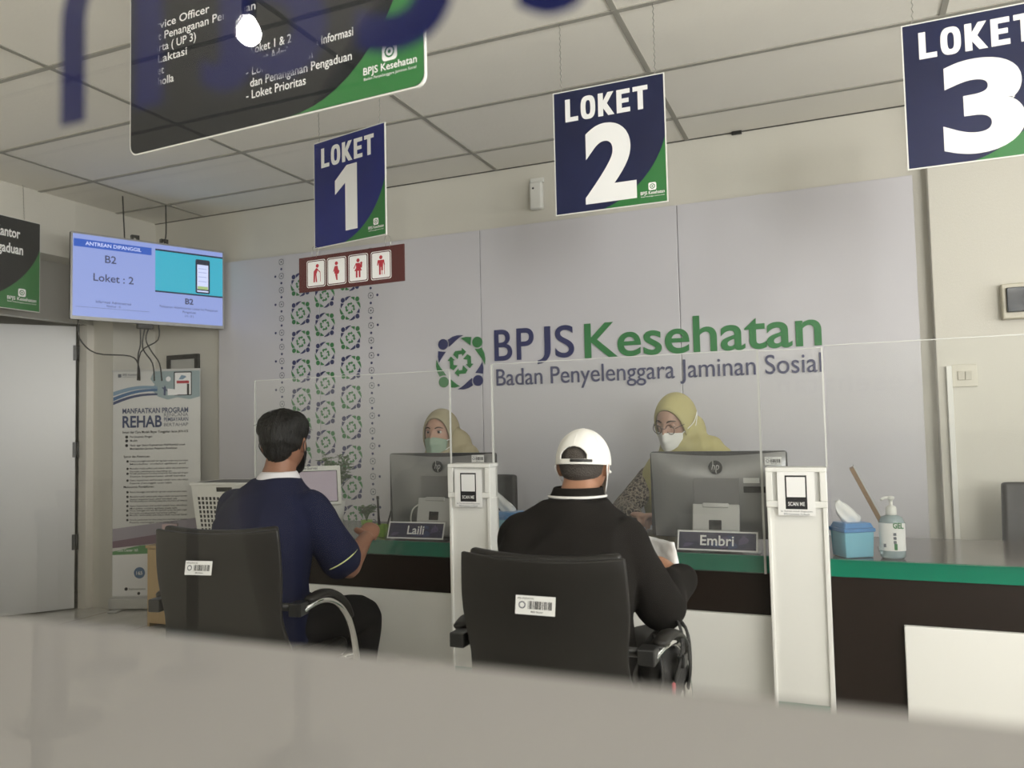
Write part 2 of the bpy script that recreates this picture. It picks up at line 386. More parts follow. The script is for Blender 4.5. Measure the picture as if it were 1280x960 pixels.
# ---------------------------------------------------------------- cladding panels behind the staff
edges = (-4.17, -3.28, -2.06, -.823, .378)
names = ['pale lavender wall panel printed with columns of green and navy emblems', 'pale lavender wall panel carrying the round emblem and the navy letters',
         'pale lavender wall panel carrying the letters Keseha of the green name', 'pale lavender wall panel at the right end next to the cream wall']
PT = 2.472
for i in range(4):
    t = thing('wall_panel', names[i], 'wall panel', (0, 0, 0), group='cladding panels on the back wall')
    bm = BM(); box(bm, edges[i]+.0015, edges[i+1]-.0015, 4.45, YB, .05, PT); obj('board', bm, PANEL, t, bevel=.003)
    if i == 0:
        pol = []
        for ci, (cx, z0) in enumerate(((-3.437, 2.05), (-3.237, 2.155), (-3.03, 2.053))):
            for k in range(-2, 8):
                z = z0-.2*k
                if .6 < z < 2.38: pol += emblem(cx, z, .083)
        for cx, sg in ((-3.60, -1), (-2.866, 1)):
            for k in range(20):
                z = 2.425-.1*k
                o_ = circ(cx, z, .024, 8, 22.5, 382.5); i_ = circ(cx, z, .018, 8, 22.5, 382.5)
                for q in range(8):
                    if q % 2 == 0: pol.append(([o_[q], o_[(q+1) % 8], i_[(q+1) % 8], i_[q]], 2))
                    else: pol.append(([((o_[q][0]*2+o_[(q+1) % 8][0])/3, (o_[q][1]*2+o_[(q+1) % 8][1])/3), ((o_[q][0]+2*o_[(q+1) % 8][0])/3, (o_[q][1]+2*o_[(q+1) % 8][1])/3), i_[(q+1) % 8], i_[q]], 2))
                pol.append((circ(cx, z, .007, 8), 2))
                pol.append((circ(cx, z-.05, .009, 10), 3))
                if k % 2: pol.append((circ(cx+sg*.052, z, .009, 10), 3))
        # the columns run over the joint onto the next panel: two prints, one on each board
        left = [q for q in pol if sum(p[0] for p in q[0])/len(q[0]) < edges[1]]; right = [q for q in pol if sum(p[0] for p in q[0])/len(q[0]) >= edges[1]]
        printed('emblem_print', t, [INKN, INKG, INKGREY, INKN], [], left, 4.4488)
    if i == 1: printed('emblem_print', t, [INKN, INKG, INKGREY, INKN], [], right, 4.4488)
t = thing('wall_logo', 'large raised navy and green BPJS Kesehatan lettering with round emblem on the lavender panels', 'wall sign', (0, 4.45, 0))
bm = BM()
for pts, mi in emblem(-2.208, 1.645, .172): poly(bm, pts, mi, .006, -.0075)
obj('emblem', bm, [INKN, INKG], t, fix=True)
def letters(name, t, m, *items, y=-.0075):
    bm = BM()
    for it in items: textmesh(bm, y=y+.003, depth=.006, **it)
    return obj(name, bm, m, t, fix=False)
letters('navy_letter', t, INKN, T('B', .25, -1.971, 1.642, width=.118, height=.19, bold=.008)); letters('navy_letter', t, INKN, T('P', .25, -1.822, 1.642, width=.112, height=.19, bold=.008))
o = letters('navy_letter', t, INKN, T('S', .25, -1.572, 1.642, width=.118, height=.19, bold=.008))
bm = BM(); poly(bm, [(-1.602, 1.832), (-1.640, 1.832)]+[(-1.640, 1.70)]+[(-1.685+.045*math.cos(R(-90*k/6)), 1.675+.045*math.sin(R(-90*k/6))) for k in range(1, 7)]+[(-1.688, 1.606)]+[(-1.685+.083*math.cos(R(-90+90*k/6)), 1.69+.083*math.sin(R(-90+90*k/6))) for k in range(1, 7)], 0, .006, -.0075)
obj('navy_letter', bm, INKN, t)
letters('green_letters', t, INKG, T('Kesehatan', .25, -1.388, 1.630, width=1.303, height=.20, bold=.012))
letters('tagline_letters', t, INKN, T('Badan Penyelenggara Jaminan Sosial', .13, -1.962, 1.487, width=1.872, height=.103, bold=.002))

# ---------------------------------------------------------------- counter
t = thing('service_counter', 'long dark brown service counter with green edged worktop and white front panels', 'counter', (0, 3.05, 0))
CX0, CX1 = -2.62, 2.3
bm = BM(); box(bm, CX0, CX1, 0, .62, .705, .74); obj('worktop', bm, TOP, t, bevel=.002)
bm = BM(); box(bm, CX0, CX1, -.006, .002, .68, .742); obj('edge_band', bm, GREEN, t, bevel=.002)
bm = BM(); box(bm, CX0+.02, CX1-.02, .004, .022, .0, .704); obj('front_panel', bm, BROWN, t)
for x in (CX0+.02, -1.45, -.18, CX1-.04):
    bm = BM(); box(bm, x, x+.02, .022, .58, 0, .704); obj('side_panel', bm, BROWN, t)
for x0, x1 in ((CX0+.01, -1.54), (-1.345, -.262), (.165, 2.2)):
    bm = BM(); box(bm, x0, x1, -.018, .004, .2, .527); obj('white_panel', bm, WHITE, t, bevel=.003)
    bm = BM(); box(bm, x0, x1, -.03, .004, 0.0, .197); obj('plinth', bm, WHITE, t, bevel=.003)

# two white pillars with a card holder
def pillar(x, h, w, label):
    t = thing('counter_pillar', label, 'pillar', (x, 2.965, 0), group='white pillars in front of the counter')
    bm = BM(); box(bm, .004, w-.004, .004, .08, .0, h-.01); obj('body', bm, WHITE, t)
    bm = BM(); box(bm, 0, .012, -.006, .08, 0, h-.14); box(bm, w-.016, w, -.006, .08, 0, h-.14); obj('side_strip', bm, WHITE, t, bevel=.003)
    bm = BM(); box(bm, .014, w-.018, -.002, .006, 0, .25); obj('green_plinth', bm, KICKG, t)
    bm = BM()
    box(bm, -.002, w+.002, -.012, .08, h-.016, h); box(bm, -.002, w+.002, -.012, .004, h-.14, h-.118)
    box(bm, -.002, .022, -.012, .004, h-.118, h-.016); box(bm, w-.022, w+.002, -.012, .004, h-.118, h-.016)
    obj('top_holder', bm, WHITE, t, bevel=.003)
    return t
pillar(-1.535, 1.085, .19, 'white pillar with green foot dividing the Laili and Embri desks')
pillar(-.262, 1.07, .2, 'white pillar with green foot at the right of the Embri desk')
def card(x, z, label, sz=1):
    t = thing('scan_card', label, 'card', (x, 2.95, z), group='scan cards on the white pillars')
    bm = BM(); box(bm, -.062, .062, 0, .002, -.152, 0); obj('paper', bm, PAPER, t)
    W, H = .034, .0
    pol = [([(-.036, -.012), (.036, -.012), (.036, -.13), (-.036, -.13)], 0), ([(-.031, -.018), (.031, -.018), (.031, -.088), (-.031, -.088)], 1)]
    # the square code itself is left blank
    printed('print', t, [INKK, PRINTW, INKGREY], [T('SCAN ME', .019, 0, -.118, 1, align='CENTER', bold=.012, width=.055), T('Isi Survei untuk Kepuasan', .009, 0, -.14, 2, align='CENTER', width=.105), T('BPJS Kesehatan Ya Bapak', .009, 0, -.150, 2, align='CENTER', width=.085)], pol, -.0006)
card(-1.44, 1.06, 'white paper card reading SCAN ME on the pillar beside Laili')
card(-.162, 1.055, 'white paper card reading SCAN ME on the pillar beside Embri')

# ---------------------------------------------------------------- acrylic screens on the counter
def screen(x0, x1, y, z0, z1, label, thick=.005, left=True, right=True, lw=.006, depth=0):
    t = thing('acrylic_screen', label, 'screen', ((x0+x1)/2, y, z0), group='clear acrylic screens along the counter'); hw = (x1-x0)/2; h = z1-z0
    bm = BM(); box(bm, -hw, hw, -thick/2, thick/2, 0, h); obj('sheet', bm, ACRY, t)
    bm = BM(); box(bm, -hw, hw, -thick/2, thick/2, h+.0002, h+.003); obj('polished_edge', bm, EDGE, t)
    for ok, x in ((left, -hw), (right, hw-lw)):
        if ok:
            bm = BM(); box(bm, x, x+lw, -thick/2-.001, thick/2+.001, 0, h); obj('polished_edge', bm, EDGE, t)
    if depth:
        bm = BM(); box(bm, hw, hw+.005, 0, depth, 0, h); obj('side_sheet', bm, ACRY, t)
        bm = BM(); box(bm, hw, hw+.005, depth, depth+.004, 0, h); obj('polished_edge', bm, EDGE, t)
screen(-2.616, -1.555, 3.03, .68, 1.482, 'clear acrylic screen in front of the Laili desk')
screen(-1.362, -.278, 3.03, .68, 1.498, 'clear acrylic screen in front of the Embri desk', lw=.008)
screen(-.272, -.056, 3.0, 1.071, 1.49, 'narrow clear acrylic strip standing on top of the right white pillar', left=False)
screen(-.050, 1.9, 3.03, .742, 1.50, 'clear acrylic screen right of the pillars, in front of the sanitizer', left=False)

# ---------------------------------------------------------------- hanging counter signs
def swoosh(w, h, r=.0):
    """green corner at the lower right below a concave sweep"""
    pts = [(w/2, -h/2)]; n = 14
    for i in range(n+1):
        t = i/n; a = R(90*t)
        pts.append((w/2-(1-math.sin(a))*0-.0-.44*w*(1-t)**1.0*1.0 if False else w/2-.46*w*(1-math.sin(a)), -h/2+.38*h*(1-math.cos(a)) if True else 0))
    return pts
def minilogo(cx, z, s, mi=0):
    """small white badge, name and tagline"""
    pol = [(rrect(cx-.55*s, cx+.55*s, z, z+1.1*s, .2*s), mi)]
    return pol
def chain(parent, a, b, r=.0016):
    bm = BM(); a, b = V(a), V(b); n = max(6, int((a-b).length/.012)); d = (b-a)/n
    tube(bm, [a+d*i+V((.0022*(-1)**i, 0, 0)) for i in range(n+1)], r, 5, 1)
    for c in (a, b): tube(bm, [c+V((.006*math.cos(q*math.pi/4), 0, .006*math.sin(q*math.pi/4))) for q in range(9)], r*.8, 5, 1)
    obj('chain', bm, STEEL, parent)
def badge(parent, cx, z, s, bgmi, extra_name='logo', width=None):
    pol = [(rrect(cx-.5*s, cx+.5*s, z, z+s, .22*s), 0), (circ(cx, z+.5*s, .34*s, 14), 1), (circ(cx, z+.5*s, .24*s, 14), 0), (circ(cx, z+.5*s, .11*s, 10), 1)]
    bm = BM()
    for i, (p, mi) in enumerate(pol): poly(bm, p, mi, 0, -.0022-.0002*i)
    W = width or 2.9*s
    textmesh(bm, 'BPJS Kesehatan', s*.6, cx, z-.50*s, 0, 'CENTER', .012, W, y=-.0026)
    textmesh(bm, 'Badan Penyelenggara Jaminan Sosial', s*.22, cx, z-.82*s, 0, 'CENTER', 0, W*.98, y=-.0026)
    return obj('logo', bm, [PRINTW, SGREEN], parent, fix=False)
BLOCK = {'L': (.62, [[(0, 0), (.62, 0), (.62, .2), (.24, .2), (.24, 1), (0, 1)]]), 'K': (.74, [[(0, 0), (.24, 0), (.24, .33), (.47, 0), (.76, 0), (.42, .52), (.74, 1), (.46, 1), (.24, .66), (.24, 1), (0, 1)]]),
         'E': (.62, [[(0, 0), (.62, 0), (.62, .2), (.24, .2), (.24, .41), (.56, .41), (.56, .6), (.24, .6), (.24, .8), (.62, .8), (.62, 1), (0, 1)]]), 'T': (.68, [[(.22, 0), (.46, 0), (.46, .8), (.68, .8), (.68, 1), (0, 1), (0, .8), (.22, .8)]])}
def blockword(bm, word, x0, x1, z0, h, y):
    gap = .13; tot = sum(.70 if c == 'O' else BLOCK[c][0] for c in word)+gap*(len(word)-1); k = (x1-x0)/tot; x = x0
    for c in word:
        if c == 'O':
            n = 28; oo = []; ii = []
            for q in range(n):
                a = 2*math.pi*q/n; e = lambda v: math.copysign(abs(v)**.72, v)
                oo.append((x+k*(.35+.35*e(math.cos(a))), z0+h*(.5+.515*e(math.sin(a))))); ii.append((x+k*(.35+.115*e(math.cos(a))), z0+h*(.5+.31*e(math.sin(a)))))
            for q in range(n): poly(bm, [oo[q], oo[(q+1) % n], ii[(q+1) % n], ii[q]], 0, 0, y)
            x += (.70+gap)*k
        else:
            wd, ps = BLOCK[c]
            for p in ps: poly(bm, [(x+k*a, z0+h*b) for a, b in p], 0, 0, y)
            x += (wd+gap)*k
    bmesh.ops.triangulate(bm, faces=bm.faces[:])
def loket(num, x, y, z0, rotz, label, blue, wn, w=.45, h=.5, chains=((-.19, .0), (.19, .0)), spread=.02, top=ZC):
    t = thing('hanging_sign', label, 'sign', (x, y, z0+h/2), R(rotz), group='counter number signs hanging from the ceiling')
    bm = BM(); box(bm, -w/2, w/2, 0, .006, -h/2, h/2); obj('board', bm, [PWHITE], t)
    bm = BM(); poly(bm, [(-w/2+.004, -h/2+.004), (w/2-.004, -h/2+.004), (w/2-.004, h/2-.004), (-w/2+.004, h/2-.004)], 0, 0, -.0006); obj('navy_print', bm, blue, t, fix=False)
    n = 16; pts = [(w/2-.004, -h/2+.004)]
    for i in range(n+1):
        a = R(90*i/n); f = i/n; pts.append((w/2-.004-.55*w*(.62*(1-math.sin(a))+.38*(1-f)), -h/2+.004+.50*h*(.62*(1-math.cos(a))+.38*f)))
    bm = BM(); poly(bm, pts, 0, 0, -.0012); bmesh.ops.triangulate(bm, faces=bm.faces[:]); obj('green_corner', bm, SGREEN, t, fix=False)
    bm = BM(); blockword(bm, 'LOKET', -.174, .160, h/2-.128, .092, -.002); obj('word', bm, PRINTW, t, fix=False)
    bm = BM()
    if num == '1': poly(bm, [(.055, -.195), (-.02, -.195), (-.02, .025), (-.085, -.02), (-.085, .045), (-.01, .105), (.055, .105)], 0, 0, -.002)
    else: textmesh(bm, num, .3, .004, -.204, 0, 'CENTER', .04, wn, y=-.002, height=.298)
    obj('numeral', bm, PRINTW, t, fix=False)
    badge(t, w/2-.058, -h/2+.052, .030, 1, width=.092)
    for cx, _ in chains: chain(t, (cx, .003, h/2-.006), (cx+(spread if cx > 0 else -spread), .003, top-(z0+h/2)))
    return t
s1 = loket('1', -2.02, 2.965, 2.082, -11, 'navy sign LOKET 1 with white numeral and green corner', NAVYB, .2, spread=.01)
loket('2', -.80, 2.945, 2.072, 0, 'navy sign LOKET 2 hanging over the middle desk', NAVY, .205, spread=.0)
loket('3', .462, 2.945, 2.072, 0, 'navy sign LOKET 3 cut by the right edge', NAVY, .235, spread=-.01)

# maroon board with the four priority pictograms, hung below the first counter sign
t = thing('pictogram_board', 'maroon board with four white priority pictogram squares below sign LOKET 1', 'sign', (-2.012, 2.955, 1.956), R(-3))
bm = BM(); box(bm, -.29, .29, 0, .006, -.081, .081); obj('board', bm, MAROON, t)
def fig(kind, cx, cz, s):
    p = [(circ(cx, cz+.33*s, .085*s, 10), 1)]
    def q(*pts): p.append(([(cx+a*s, cz+b*s) for a, b in pts], 1))
    if kind == 'elder':
        p[0] = (circ(cx+.08*s, cz+.33*s, .085*s, 10), 1)
        q((.02, .24), (.12, .2), (.02, -.05), (-.13, -.05), (-.12, .1)); q((-.13, -.05), (-.03, -.05), (-.06, -.38), (-.14, -.38)); q((-.03, -.05), (.03, -.05), (.06, -.38), (-.01, -.38))
        q((.1, .12), (.22, .02), (.24, .06), (.1, .18)); q((.22, .04), (.245, .04), (.26, -.38), (.235, -.38))
    elif kind == 'pregnant':
        q((-.08, .22), (.06, .22), (.1, .05), (.16, -.02), (.12, -.12), (.04, -.15), (-.12, -.1), (-.1, .08)); q((-.08, -.12), (.05, -.15), (.06, -.4), (-.01, -.4))
        q((-.1, .2), (-.05, .2), (-.13, -.02), (-.18, -.02))
    elif kind == 'infant':
        q((-.12, .22), (.1, .22), (.12, .02), (.2, -.12), (-.2, -.12), (-.1, .02)); q((-.12, -.12), (-.03, -.12), (-.03, -.4), (-.12, -.4)); q((.03, -.12), (.12, -.12), (.12, -.4), (.03, -.4))
        p.append((circ(cx+.17*s, cz+.2*s, .06*s, 8), 1)); q((.08, .16), (.22, .14), (.2, .0), (.06, .0)); q((-.12, .22), (-.08, .22), (-.2, -.02), (-.24, 0))
    else:
        q((-.16, .22), (.16, .22), (.2, .0), (.15, .0), (.12, .12), (.1, -.08), (-.1, -.08), (-.12, .12), (-.15, 0), (-.2, 0)); q((-.1, -.08), (-.01, -.08), (-.01, -.4), (-.1, -.4)); q((.01, -.08), (.1, -.08), (.1, -.22), (.01, -.22))
        q((.04, -.22), (.07, -.22), (.07, -.4), (.04, -.4)); q((.16, .05), (.185, .05), (.185, -.4), (.16, -.4))
    return p
for kind, cx in (('elder', -.19), ('pregnant', -.073), ('infant', .047), ('crutch', .17)):
    pol = [(rrect(cx-.054, cx+.054, -.063, .063, .01), 0), (rrect(cx-.051, cx+.051, -.06, .06, .009), 2), (rrect(cx-.047, cx+.047, -.056, .056, .007), 0)]+fig(kind, cx, 0, .105)
    bm = BM()
    for i, (pts, mi) in enumerate(pol):
        poly(bm, pts, mi, 0, -.0008-.0003*min(i, 3))
    bmesh.ops.triangulate(bm, faces=bm.faces[:]); obj('pictogram', bm, [PRINTW, INKRED, MAROON], t, fix=False)
for cx in (-.20, .205):
    bm = BM(); tube(bm, [V((cx+.018*math.sin(q*math.pi/5), .003+.004*math.cos(q), .1+.028*math.cos(q*math.pi/5))) for q in range(11)], .0013, 6, 1); obj('ring', bm, STEEL, t)

# large charcoal sign
t = thing('directory_sign', 'large charcoal sign with white service list and green corner at the upper left', 'sign', (-1.472, 1.742, 2.45), R(-2.9))
W, H = 1.076, .70
bm = BM(); poly(bm, rrect(-W/2, W/2, -H/2, H/2, .03), 0, .008, 0); obj('board', bm, [PWHITE], t)
bm = BM(); poly(bm, rrect(-W/2+.003, W/2-.003, -H/2+.004, H/2-.004, .028), 0, 0, -.0006); obj('charcoal_print', bm, CHAR, t, fix=False)
pts = [(W/2-.004, -H/2+.03), (W/2-.012, -H/2+.012), (W/2-.03, -H/2+.005)]; n = 16; pts.append((W/2-.44, -H/2+.005))
for i in range(1, n+1):
    a = R(90*i/n); pts.append((W/2-.004-.44*(1-math.sin(a)), -H/2+.005+.60*(1-math.cos(a))))
bm = BM(); poly(bm, pts, 0, 0, -.0012); bmesh.ops.triangulate(bm, faces=bm.faces[:]); obj('green_corner', bm, SGREEN, t, fix=False)
for txt, x, z, wd in (('Service Officer', -.462, .026, .262), ('- Unit Penanganan Pengaduan', -.492, -.010, .47), ('Peserta ( UP 3)', -.475, -.045, .22), ('- R. Laktasi', -.492, -.081, .20), ('- Toilet', -.492, -.117, None), ('- Musholla', -.492, -.151, None),
        ('- Loket 1 & 2', -.058, -.137, .165), ('- Loket Administrasi & Informasi', -.058, -.168, .375), ('- Loket Informasi', -.058, -.199, None), ('dan Penanganan Pengaduan', -.043, -.233, .355), ('- Loket Prioritas', -.058, -.267, .215)):
    bm = BM(); textmesh(bm, txt, .035, x, z, 0, 'LEFT', .006, wd, y=-.0016); obj('text_line', bm, PRINTW, t, fix=False)
bm = BM(); poly(bm, [(-.492, .035), (-.474, .025), (-.474, .045)], 0, 0, -.0016); obj('arrow', bm, PRINTW, t, fix=False)
badge(t, .432, -.262, .046, 1, width=.165)
for cx in (-.45, .45): chain(t, (cx, .004, H/2-.01), (cx, .004, ZC-2.45))

# charcoal sign by the left wall
t = thing('office_sign', 'charcoal sign reading Kantor and gaduan cut by the left edge', 'sign', (-4.72, 3.0, 2.317), R(90))
W, H = .93, .575
bm = BM(); box(bm, -W/2, W/2, 0, .008, -H/2, H/2); obj('board', bm, PWHITE, t)
bm = BM(); poly(bm, [(-W/2+.003, -H/2+.003), (W/2-.003, -H/2+.003), (W/2-.003, H/2-.003), (-W/2+.003, H/2-.003)], 0, 0, -.0006); obj('charcoal_print', bm, CHAR, t, fix=False)
pts = [(W/2-.003, -H/2+.003)]
for i in range(17):
    a = R(90*i/16); f = i/16; pts.append((W/2-.003-.50*(.65*(1-math.sin(a))+.35*(1-f)), -H/2+.003+.40*(.65*(1-math.cos(a))+.35*f)))
bm = BM(); poly(bm, pts, 0, 0, -.0012); bmesh.ops.triangulate(bm, faces=bm.faces[:]); obj('green_corner', bm, SGREEN, t, fix=False)
bm = BM()
textmesh(bm, 'Kepala Kantor', .085, W/2-.135, H/2-.125, 0, 'RIGHT', .025, y=-.0016, width=.33); textmesh(bm, 'Penanganan Pengaduan', .085, W/2-.115, H/2-.225, 0, 'RIGHT', .025, width=.54, y=-.0016)
obj('lettering', bm, PRINTW, t, fix=False)
badge(t, W/2-.12, -H/2+.085, .05, 1, width=.19)
for cx in (-.38, .36): chain(t, (cx, .004, H/2-.01), (cx+.05, .09, ZC-2.317))

# ---------------------------------------------------------------- television
pa, pb = V((-4.50, 3.51, 0)), V((-4.09, 4.42, 0)); d = (pb-pa)
t = thing('television', 'wall television showing the called queue number B2 in the corner', 'television', ((pa.x+pb.x)/2, (pa.y+pb.y)/2, 2.262), math.atan2(d.y, d.x))
W, H = d.length, .565
bm = BM(); box(bm, -W/2, W/2, 0, .035, -H/2, H/2); obj('housing', bm, BLACKP, t, bevel=.006)
bm = BM(); box(bm, -W/2+.15, W/2-.15, .03, .075, -H/2+.06, H/2-.15); obj('rear_cover', bm, BLACKP, t, bevel=.015)
bm = BM(); poly(bm, rrect(-W/2, W/2, -H/2, H/2, .008), 0, .004, -.003); obj('bezel', bm, mat('bezel_grey', (.34, .34, .34), .3, metal=.4), t)
E1 = emis('screen_lilac', (.33, .42, .86), .78); E2 = emis('screen_blue', (.025, .12, .62), .75); E3 = emis('screen_cyan', (.04, .52, .72), .75); E4 = emis('screen_ink', (.10, .12, .28), .4); E5 = emis('screen_dark', (.01, .02, .06), .6); E6 = emis('screen_white', (.62, .68, .95), 1.0); E7 = emis('screen_lime', (.45, .62, .25), .8)
x0, x1, z0, z1 = -W/2+.012, W/2-.012, -H/2+.022, H/2-.012
bm = BM()
def P_(pts, mi, k): poly(bm, pts, mi, 0, -.0034-.0004*k)
def rc(u0, u1, v0, v1): # screen fractions from top left
    return [(x0+(x1-x0)*u0, z1-(z1-z0)*v1), (x0+(x1-x0)*u1, z1-(z1-z0)*v1), (x0+(x1-x0)*u1, z1-(z1-z0)*v0), (x0+(x1-x0)*u0, z1-(z1-z0)*v0)]
P_(rc(0, 1, 0, 1), 0, 0); P_(rc(.005, .495, .06, .155), 1, 1); P_(rc(.52, 1, .06, .62), 4, 1); P_(rc(.52, 1, .082, .6), 2, 2)
X = lambda u: x0+(x1-x0)*u
Z = lambda v: z1-(z1-z0)*v
P_(rrect(X(.80), X(.905), Z(.585), Z(.13), .012), 4, 3); P_(rc(.812, .893, .20, .53), 5, 4); P_(rc(.815, .89, .49, .53), 6, 5); P_(rc(.812, .893, .545, .565), 5, 5)
for v in (.25, .3, .36, .42): P_(rc(.82, .88, v, v+.007), 0, 5)
P_(rc(.02, .48, .885, .888), 3, 1)
def tx(s, size, u, v, mi, **k): textmesh(bm, s, size, X(u), Z(v), mi, 'CENTER', y=-.0062, **k)
tx('ANTREAN DIPANGGIL', .034, .25, .128, 5, bold=.015); tx('B2', .07, .23, .32, 3, bold=.012); tx('Loket : 2', .07, .25, .555, 3, bold=.012)
tx('Informasi Administrasi', .024, .25, .825, 3); tx('Nomor : 0', .02, .25, .868, 3); tx('B2', .056, .755, .745, 3, bold=.03)
tx('Pelayanan Administrasi Loket Ini Pelayanan', .022, .755, .815, 3, width=.40); tx('Pengaduan', .022, .755, .865, 3); tx('( 0 - 0 )', .02, .755, .915, 3)
obj('screen', bm, [E1, E2, E3, E4, E5, E6, E7], t, fix=False)
for cx in (-.10, .09):
    bm = BM(); box(bm, cx-.025, cx-.012, .02, .05, H/2, H/2+.035); box(bm, cx+.012, cx+.025, .02, .05, H/2, H/2+.035); box(bm, cx-.025, cx+.025, .02, .05, H/2+.022, H/2+.036); obj('bracket_hook', bm, BLACKP, t)
bm = BM(); box(bm, -.14, .14, .075, .09, -.15, .12); tube(bm, [(0, .09, 0), (-.06, .24, 0), (0, .34, 0)], .022, 8, 1); box(bm, -.07, .07, .33, .35, -.1, .1); obj('wall_mount', bm, BLACKP, t)
bm = BM(); box(bm, -.08, .02, .03, .07, -H/2-.03, -H/2+.05); obj('plug_block', bm, BLACKP, t, bevel=.004)
for pts in (((-.44, .05, -.27), (-.43, .05, -.40), (-.33, .06, -.49), (-.12, .06, -.50), (-.06, .08, -.56), (-.045, .1, -.66)),
            ((-.06, .05, -.30), (-.055, .06, -.42), (-.07, .06, -.5), (-.05, .1, -.66)), ((-.03, .05, -.30), (-.04, .06, -.44), (.03, .08, -.54), (.05, .1, -.66)),
            ((.0, .05, -.29), (-.02, .06, -.38), (.02, .07, -.46), (.08, .09, -.54), (.1, .1, -.66)), ((.06, .05, -.27), (.06, .06, -.38), (-.05, .07, -.47), (-.06, .1, -.66)),
            ((-.16, .05, .27), (-.16, .07, .40), (-.16, .10, .592)), ((.10, .06, .29), (.12, .08, .38), (.135, .13, .592))):
    bm = BM(); tube(bm, pts, .0045, 6, 4); obj('cable', bm, BLACKP, t)

# ---------------------------------------------------------------- roll-up banner and things by the left corner
pa, pb = V((-4.83, 4.11, 0)), V((-4.235, 4.345, 0)); d = pb-pa; W = d.length; H = 1.60
t = thing('roll_up_banner', 'white roll-up banner headed MANFAATKAN PROGRAM REHAB beside the doorway', 'banner', pa, math.atan2(d.y, d.x))
bm = BM(); box(bm, 0, W, -.05, .05, .012, .085); box(bm, .03, .1, -.12, .12, 0, .012); box(bm, W-.1, W-.03, -.12, .12, 0, .012); obj('base', bm, SILVERL, t, bevel=.006)
bm = BM(); box(bm, W/2-.008, W/2+.008, .012, .024, .08, .09+H); obj('support_pole', bm, SILVERL, t)
bm = BM(); box(bm, 0, W, -.006, .01, .085+H, .1+H); obj('top_rail', bm, SILVERL, t)
bm = BM(); box(bm, .004, W-.004, -.002, .001, .085, .087+H); obj('vinyl_sheet', bm, PLAST, t)
Zt = .087+H
def zz(f): return Zt-H*f
pol = []
blob = [(W-.006, zz(0.0)), (.30, zz(0.0)), (.275, zz(.035)), (.305, zz(.06)), (.285, zz(.085)), (.33, zz(.115)), (.40, zz(.13)), (.47, zz(.12)), (.56, zz(.13)), (W-.006, zz(.118))]
pol.append((blob[::-1], 0))
def band(v0, v1, c0, c1, th, mi):
    a = []; b = []
    for i in range(11):
        u = i/10; x = .006+u*.32; z = zz(v0+(v1-v0)*u+c0*math.sin(u*math.pi)); a.append((x, z)); b.append((x, z-th*(1-.35*u)))
    pol.append((a+b[::-1], mi))
band(.09, .068, -.012, 0, .03, 1); band(.115, .08, -.012, 0, .026, 2); band(.135, .10, -.012, 0, .022, 3)
pol += [(rrect(.445, .575, zz(.112), zz(.005), .006), 4), (rrect(.452, .568, zz(.108), zz(.010), .003), 5), ([(.465, zz(.058)), (.555, zz(.058)), (.555, zz(.046)), (.465, zz(.046))], 6), (circ(.405, zz(.037), .018), 5),
        ([(.372, zz(.11)), (.385, zz(.11)), (.388, zz(.075)), (.38, zz(.065)), (.372, zz(.075))], 3), ([(.36, zz(.072)), (.42, zz(.095)), (.42, zz(.1)), (.36, zz(.078))], 3), ([(.54, zz(.108)), (.556, zz(.108)), (.556, zz(.06)), (.54, zz(.06))], 4),
        ([(.48, zz(.04)), (.5, zz(.02)), (.53, zz(.025)), (.535, zz(.03)), (.51, zz(.04))], 1), ([(.40, zz(.11)), (.47, zz(.11)), (.47, zz(.085)), (.40, zz(.08))], 5)]
pol += [([(.006, zz(.70)), (W-.006, zz(.655)), (W-.006, zz(.74)), (.006, zz(.772))], 8), ([(.006, zz(.755)), (W-.006, zz(.70)), (W-.006, zz(.75)), (.006, zz(.785))], 9)]
pol += [([(.006, zz(.80)), (.2, zz(.775)), (W-.006, zz(.76)), (W-.006, zz(.805)), (.006, zz(.815))], 7), ([(.006, zz(.815)), (W-.006, zz(.805)), (W-.006, zz(.995)), (.006, zz(.995))], 5), (circ(.20, zz(.895), .04), 2)]
pol += [(circ(.105, zz(.965), .012, 12), 4), (circ(.195, zz(.985), .011, 12), 4), (rrect(.04, .065, zz(.026), zz(.01), .004), 10)]
K = dict(bold=.012)
its = [T('BPJS Kesehatan', .024, .075, zz(.019), 10, bold=.01, width=.12), T('Badan Penyelenggara Jaminan Sosial', .009, .075, zz(.026), 10, width=.12), T('MANFAATKAN PROGRAM', .055, .075, zz(.188), 3, bold=.02, width=.475, height=.037), T('REHAB', .11, .075, zz(.25), 3, bold=.025, width=.285, height=.082),
       T('RENCANA', .04, .375, zz(.205), 10, width=.175, height=.024), T('PEMBAYARAN', .04, .375, zz(.226), 3, width=.175, height=.027, bold=.01), T('BERTAHAP', .04, .375, zz(.249), 10, width=.175, height=.024),
       T('Solusi dan Cara Mudah Bayar Tunggakan Iuran JKN-KIS', .024, .075, zz(.277), 4, width=.475, bold=.01), T('Pembayaran Ringan', .02, .13, zz(.297), 4, bold=.008, width=.16), T('Mudah', .02, .13, zz(.314), 4, bold=.008),
       T('Hadir agar Status Kepesertaan Aktif Kembali untuk', .02, .13, zz(.335), 4, bold=.008, width=.40), T('Mendapatkan Jaminan Pelayanan Kesehatan', .02, .13, zz(.35), 4, bold=.008, width=.34), T('Syarat dan Ketentuan:', .021, .085, zz(.385), 4, bold=.012, width=.19), T('Mekanisme Pendaftaran:', .021, .085, zz(.52), 4, bold=.012, width=.22)]
words = ['Peserta menunggak iuran lebih dari tiga bulan sampai dua puluh empat', 'Mendaftar melalui aplikasi pada telepon seluler atau pusat layanan', 'Periode pembayaran bertahap paling lama dua belas kali tahapan', 'Status kepesertaan aktif kembali setelah lunas seluruhnya']
